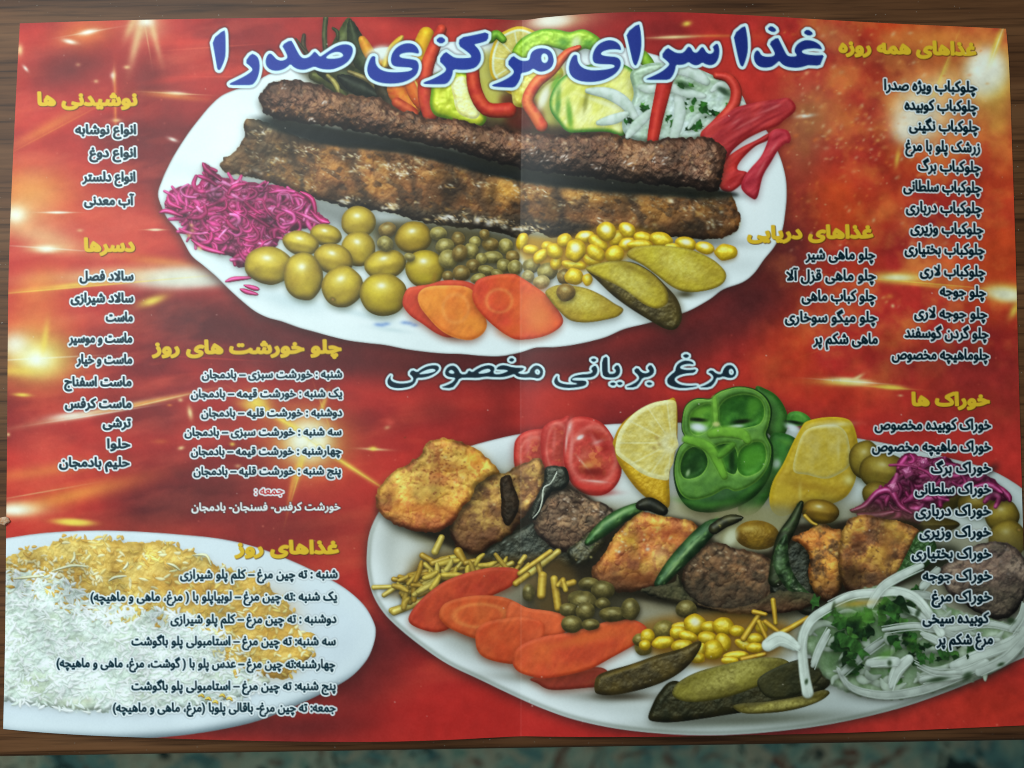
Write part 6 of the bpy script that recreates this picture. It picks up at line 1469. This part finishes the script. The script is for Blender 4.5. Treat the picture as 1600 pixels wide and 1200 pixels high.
pm.b.inputs['Base Color'].default_value = (.74, .72, .70, 1)
pm.b.inputs['Roughness'].default_value = .7
mesh_obj("paper_sheet", np.concatenate([At.reshape(-1, 3), Ab.reshape(-1, 3)]), F, pm.m, menu, True)

# pale hairline along the fold: worn ink, with the crease's bright line painted in
# printing: a firmer contrast and fuller inks
lum = INK @ np.array((.3, .59, .11), np.float32)
INK[:] = lum[..., None] + (INK - lum[..., None]) * 1.0
INK[:] = np.clip(INK + .08 * (INK - .5) * (1 - np.abs(2 * INK - 1)) * 2, 0, 1)
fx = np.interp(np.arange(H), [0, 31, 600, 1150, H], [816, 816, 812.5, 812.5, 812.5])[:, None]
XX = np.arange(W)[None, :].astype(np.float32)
wear_glint = np.exp(-((XX - fx - 1.5) / 1.3) ** 2) * (.01 + .10 * noise(np.zeros((H, 1)) + XX * 0, np.arange(H)[:, None] + XX * 0, 9, 3, 3))
INK[:] = INK * (1 - wear_glint[..., None]) + rgb((236, 226, 222)) * wear_glint[..., None]

im = NT("gloss_ink")
at = im.n('ShaderNodeAttribute', attribute_name="ink")
im.l(at.outputs['Color'], im.b.inputs['Base Color'])
iv = im.coord()
ir = im.n('ShaderNodeMapRange', i_To_Min=.30, i_To_Max=.50)
im.l(im.noise(iv, 38, 5, .65, .8), ir.inputs['Value'])
im.l(ir.outputs[0], im.b.inputs['Roughness'])
im.b.inputs['Specular IOR Level'].default_value = .16
INKM = im.m

Ug, Vg = np.meshgrid(np.linspace(0, 1, NU + 1), np.linspace(0, 1, NV + 1))
PW, PQ = sheet_pts(Ug, Vg)
def sample(img, q):
    x, y = np.clip(q[..., 0] - 0, 0, W - 1.001), np.clip(q[..., 1] - 0, 0, H - 1.001)
    ix, iy = x.astype(int), y.astype(int)
    fx_, fy_ = (x - ix)[..., None], (y - iy)[..., None]
    return (img[iy, ix] * (1 - fx_) + img[iy, ix + 1] * fx_) * (1 - fy_) + (img[iy + 1, ix] * (1 - fx_) + img[iy + 1, ix + 1] * fx_) * fy_
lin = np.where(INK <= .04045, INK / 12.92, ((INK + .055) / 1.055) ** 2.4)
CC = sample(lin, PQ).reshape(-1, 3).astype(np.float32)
VP = PW.reshape(-1, 3).astype(np.float32)
qc = (PQ[:-1, :-1] + PQ[1:, 1:]) / 2
own = OWN[np.clip(np.round(qc[..., 1]).astype(int), 0, H - 1), np.clip(np.round(qc[..., 0]).astype(int), 0, W - 1)].reshape(-1)
gi = np.arange((NU + 1) * (NV + 1), dtype=np.int64).reshape(NV + 1, NU + 1)
quads = np.stack([gi[:-1, :-1], gi[1:, :-1], gi[1:, 1:], gi[:-1, 1:]], -1).reshape(-1, 4)
order = np.argsort(own, kind='stable')
so = own[order]
cuts = np.flatnonzero(np.diff(so)) + 1
made = {}
for chunk in np.split(order, cuts):
    k = int(own[chunk[0]])
    if k == 0 or len(chunk) < 6:
        k = K_BG if k == 0 else k
        if k in made or len(chunk) < 6:
            continue
    q = quads[chunk]
    ids, inv = np.unique(q.reshape(-1), return_inverse=True)
    me = bpy.data.meshes.new(THINGS[k]['name'])
    me.vertices.add(len(ids))
    me.vertices.foreach_set('co', VP[ids].reshape(-1))
    me.loops.add(len(inv))
    me.loops.foreach_set('vertex_index', inv.reshape(-1).astype(np.int32))
    me.polygons.add(len(q))
    me.polygons.foreach_set('loop_start', np.arange(0, len(inv), 4, dtype=np.int32))
    me.update(calc_edges=True)
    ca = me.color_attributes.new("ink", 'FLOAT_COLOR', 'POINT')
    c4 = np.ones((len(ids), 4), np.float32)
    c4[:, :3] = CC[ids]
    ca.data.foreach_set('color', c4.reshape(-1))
    me.materials.append(INKM)
    o = bpy.data.objects.new(THINGS[k]['name'], me)
    COL.objects.link(o)
    if THINGS[k]['label']:
        o['label'] = THINGS[k]['label']
    made[k] = o
for k, o in made.items():
    o.parent = made.get(THINGS[k]['parent'], menu) if THINGS[k]['parent'] else menu

# ------------------------------------------------------------ a crumb of bread at the menu's left edge
def crumb():
    import bmesh
    bm = bmesh.new()
    bmesh.ops.create_icosphere(bm, subdivisions=3, radius=1)
    rnd = random.Random(3)
    from mathutils import noise as mn
    for v in bm.verts:
        f = 1 + .35 * mn.noise(v.co * 1.7 + Vector((3, 1, 2))) + .15 * mn.noise(v.co * 5)
        v.co = Vector((v.co.x * .0022, v.co.y * .0017, v.co.z * .0012)) * f
    me = bpy.data.meshes.new("bread_crumb")
    bm.to_mesh(me)
    bm.free()
    c = NT("dry_bread")
    n_ = c.noise(c.coord(), 700, 3)
    c.l(c.ramp(n_, ((.35, (.50, .20, .08)), (.6, (.62, .42, .28)))), c.b.inputs['Base Color'])
    c.b.inputs['Roughness'].default_value = .9
    me.materials.append(c.m)
    for q in me.polygons:
        q.use_smooth = True
    o = bpy.data.objects.new("bread_crumb", me)
    p_ = on_height(7, 814, .0010)
    o.location = tuple(p_)
    COL.objects.link(o)
    tagged(o, "tiny pale orange bread crumb at the menu's edge", "crumb")
crumb()
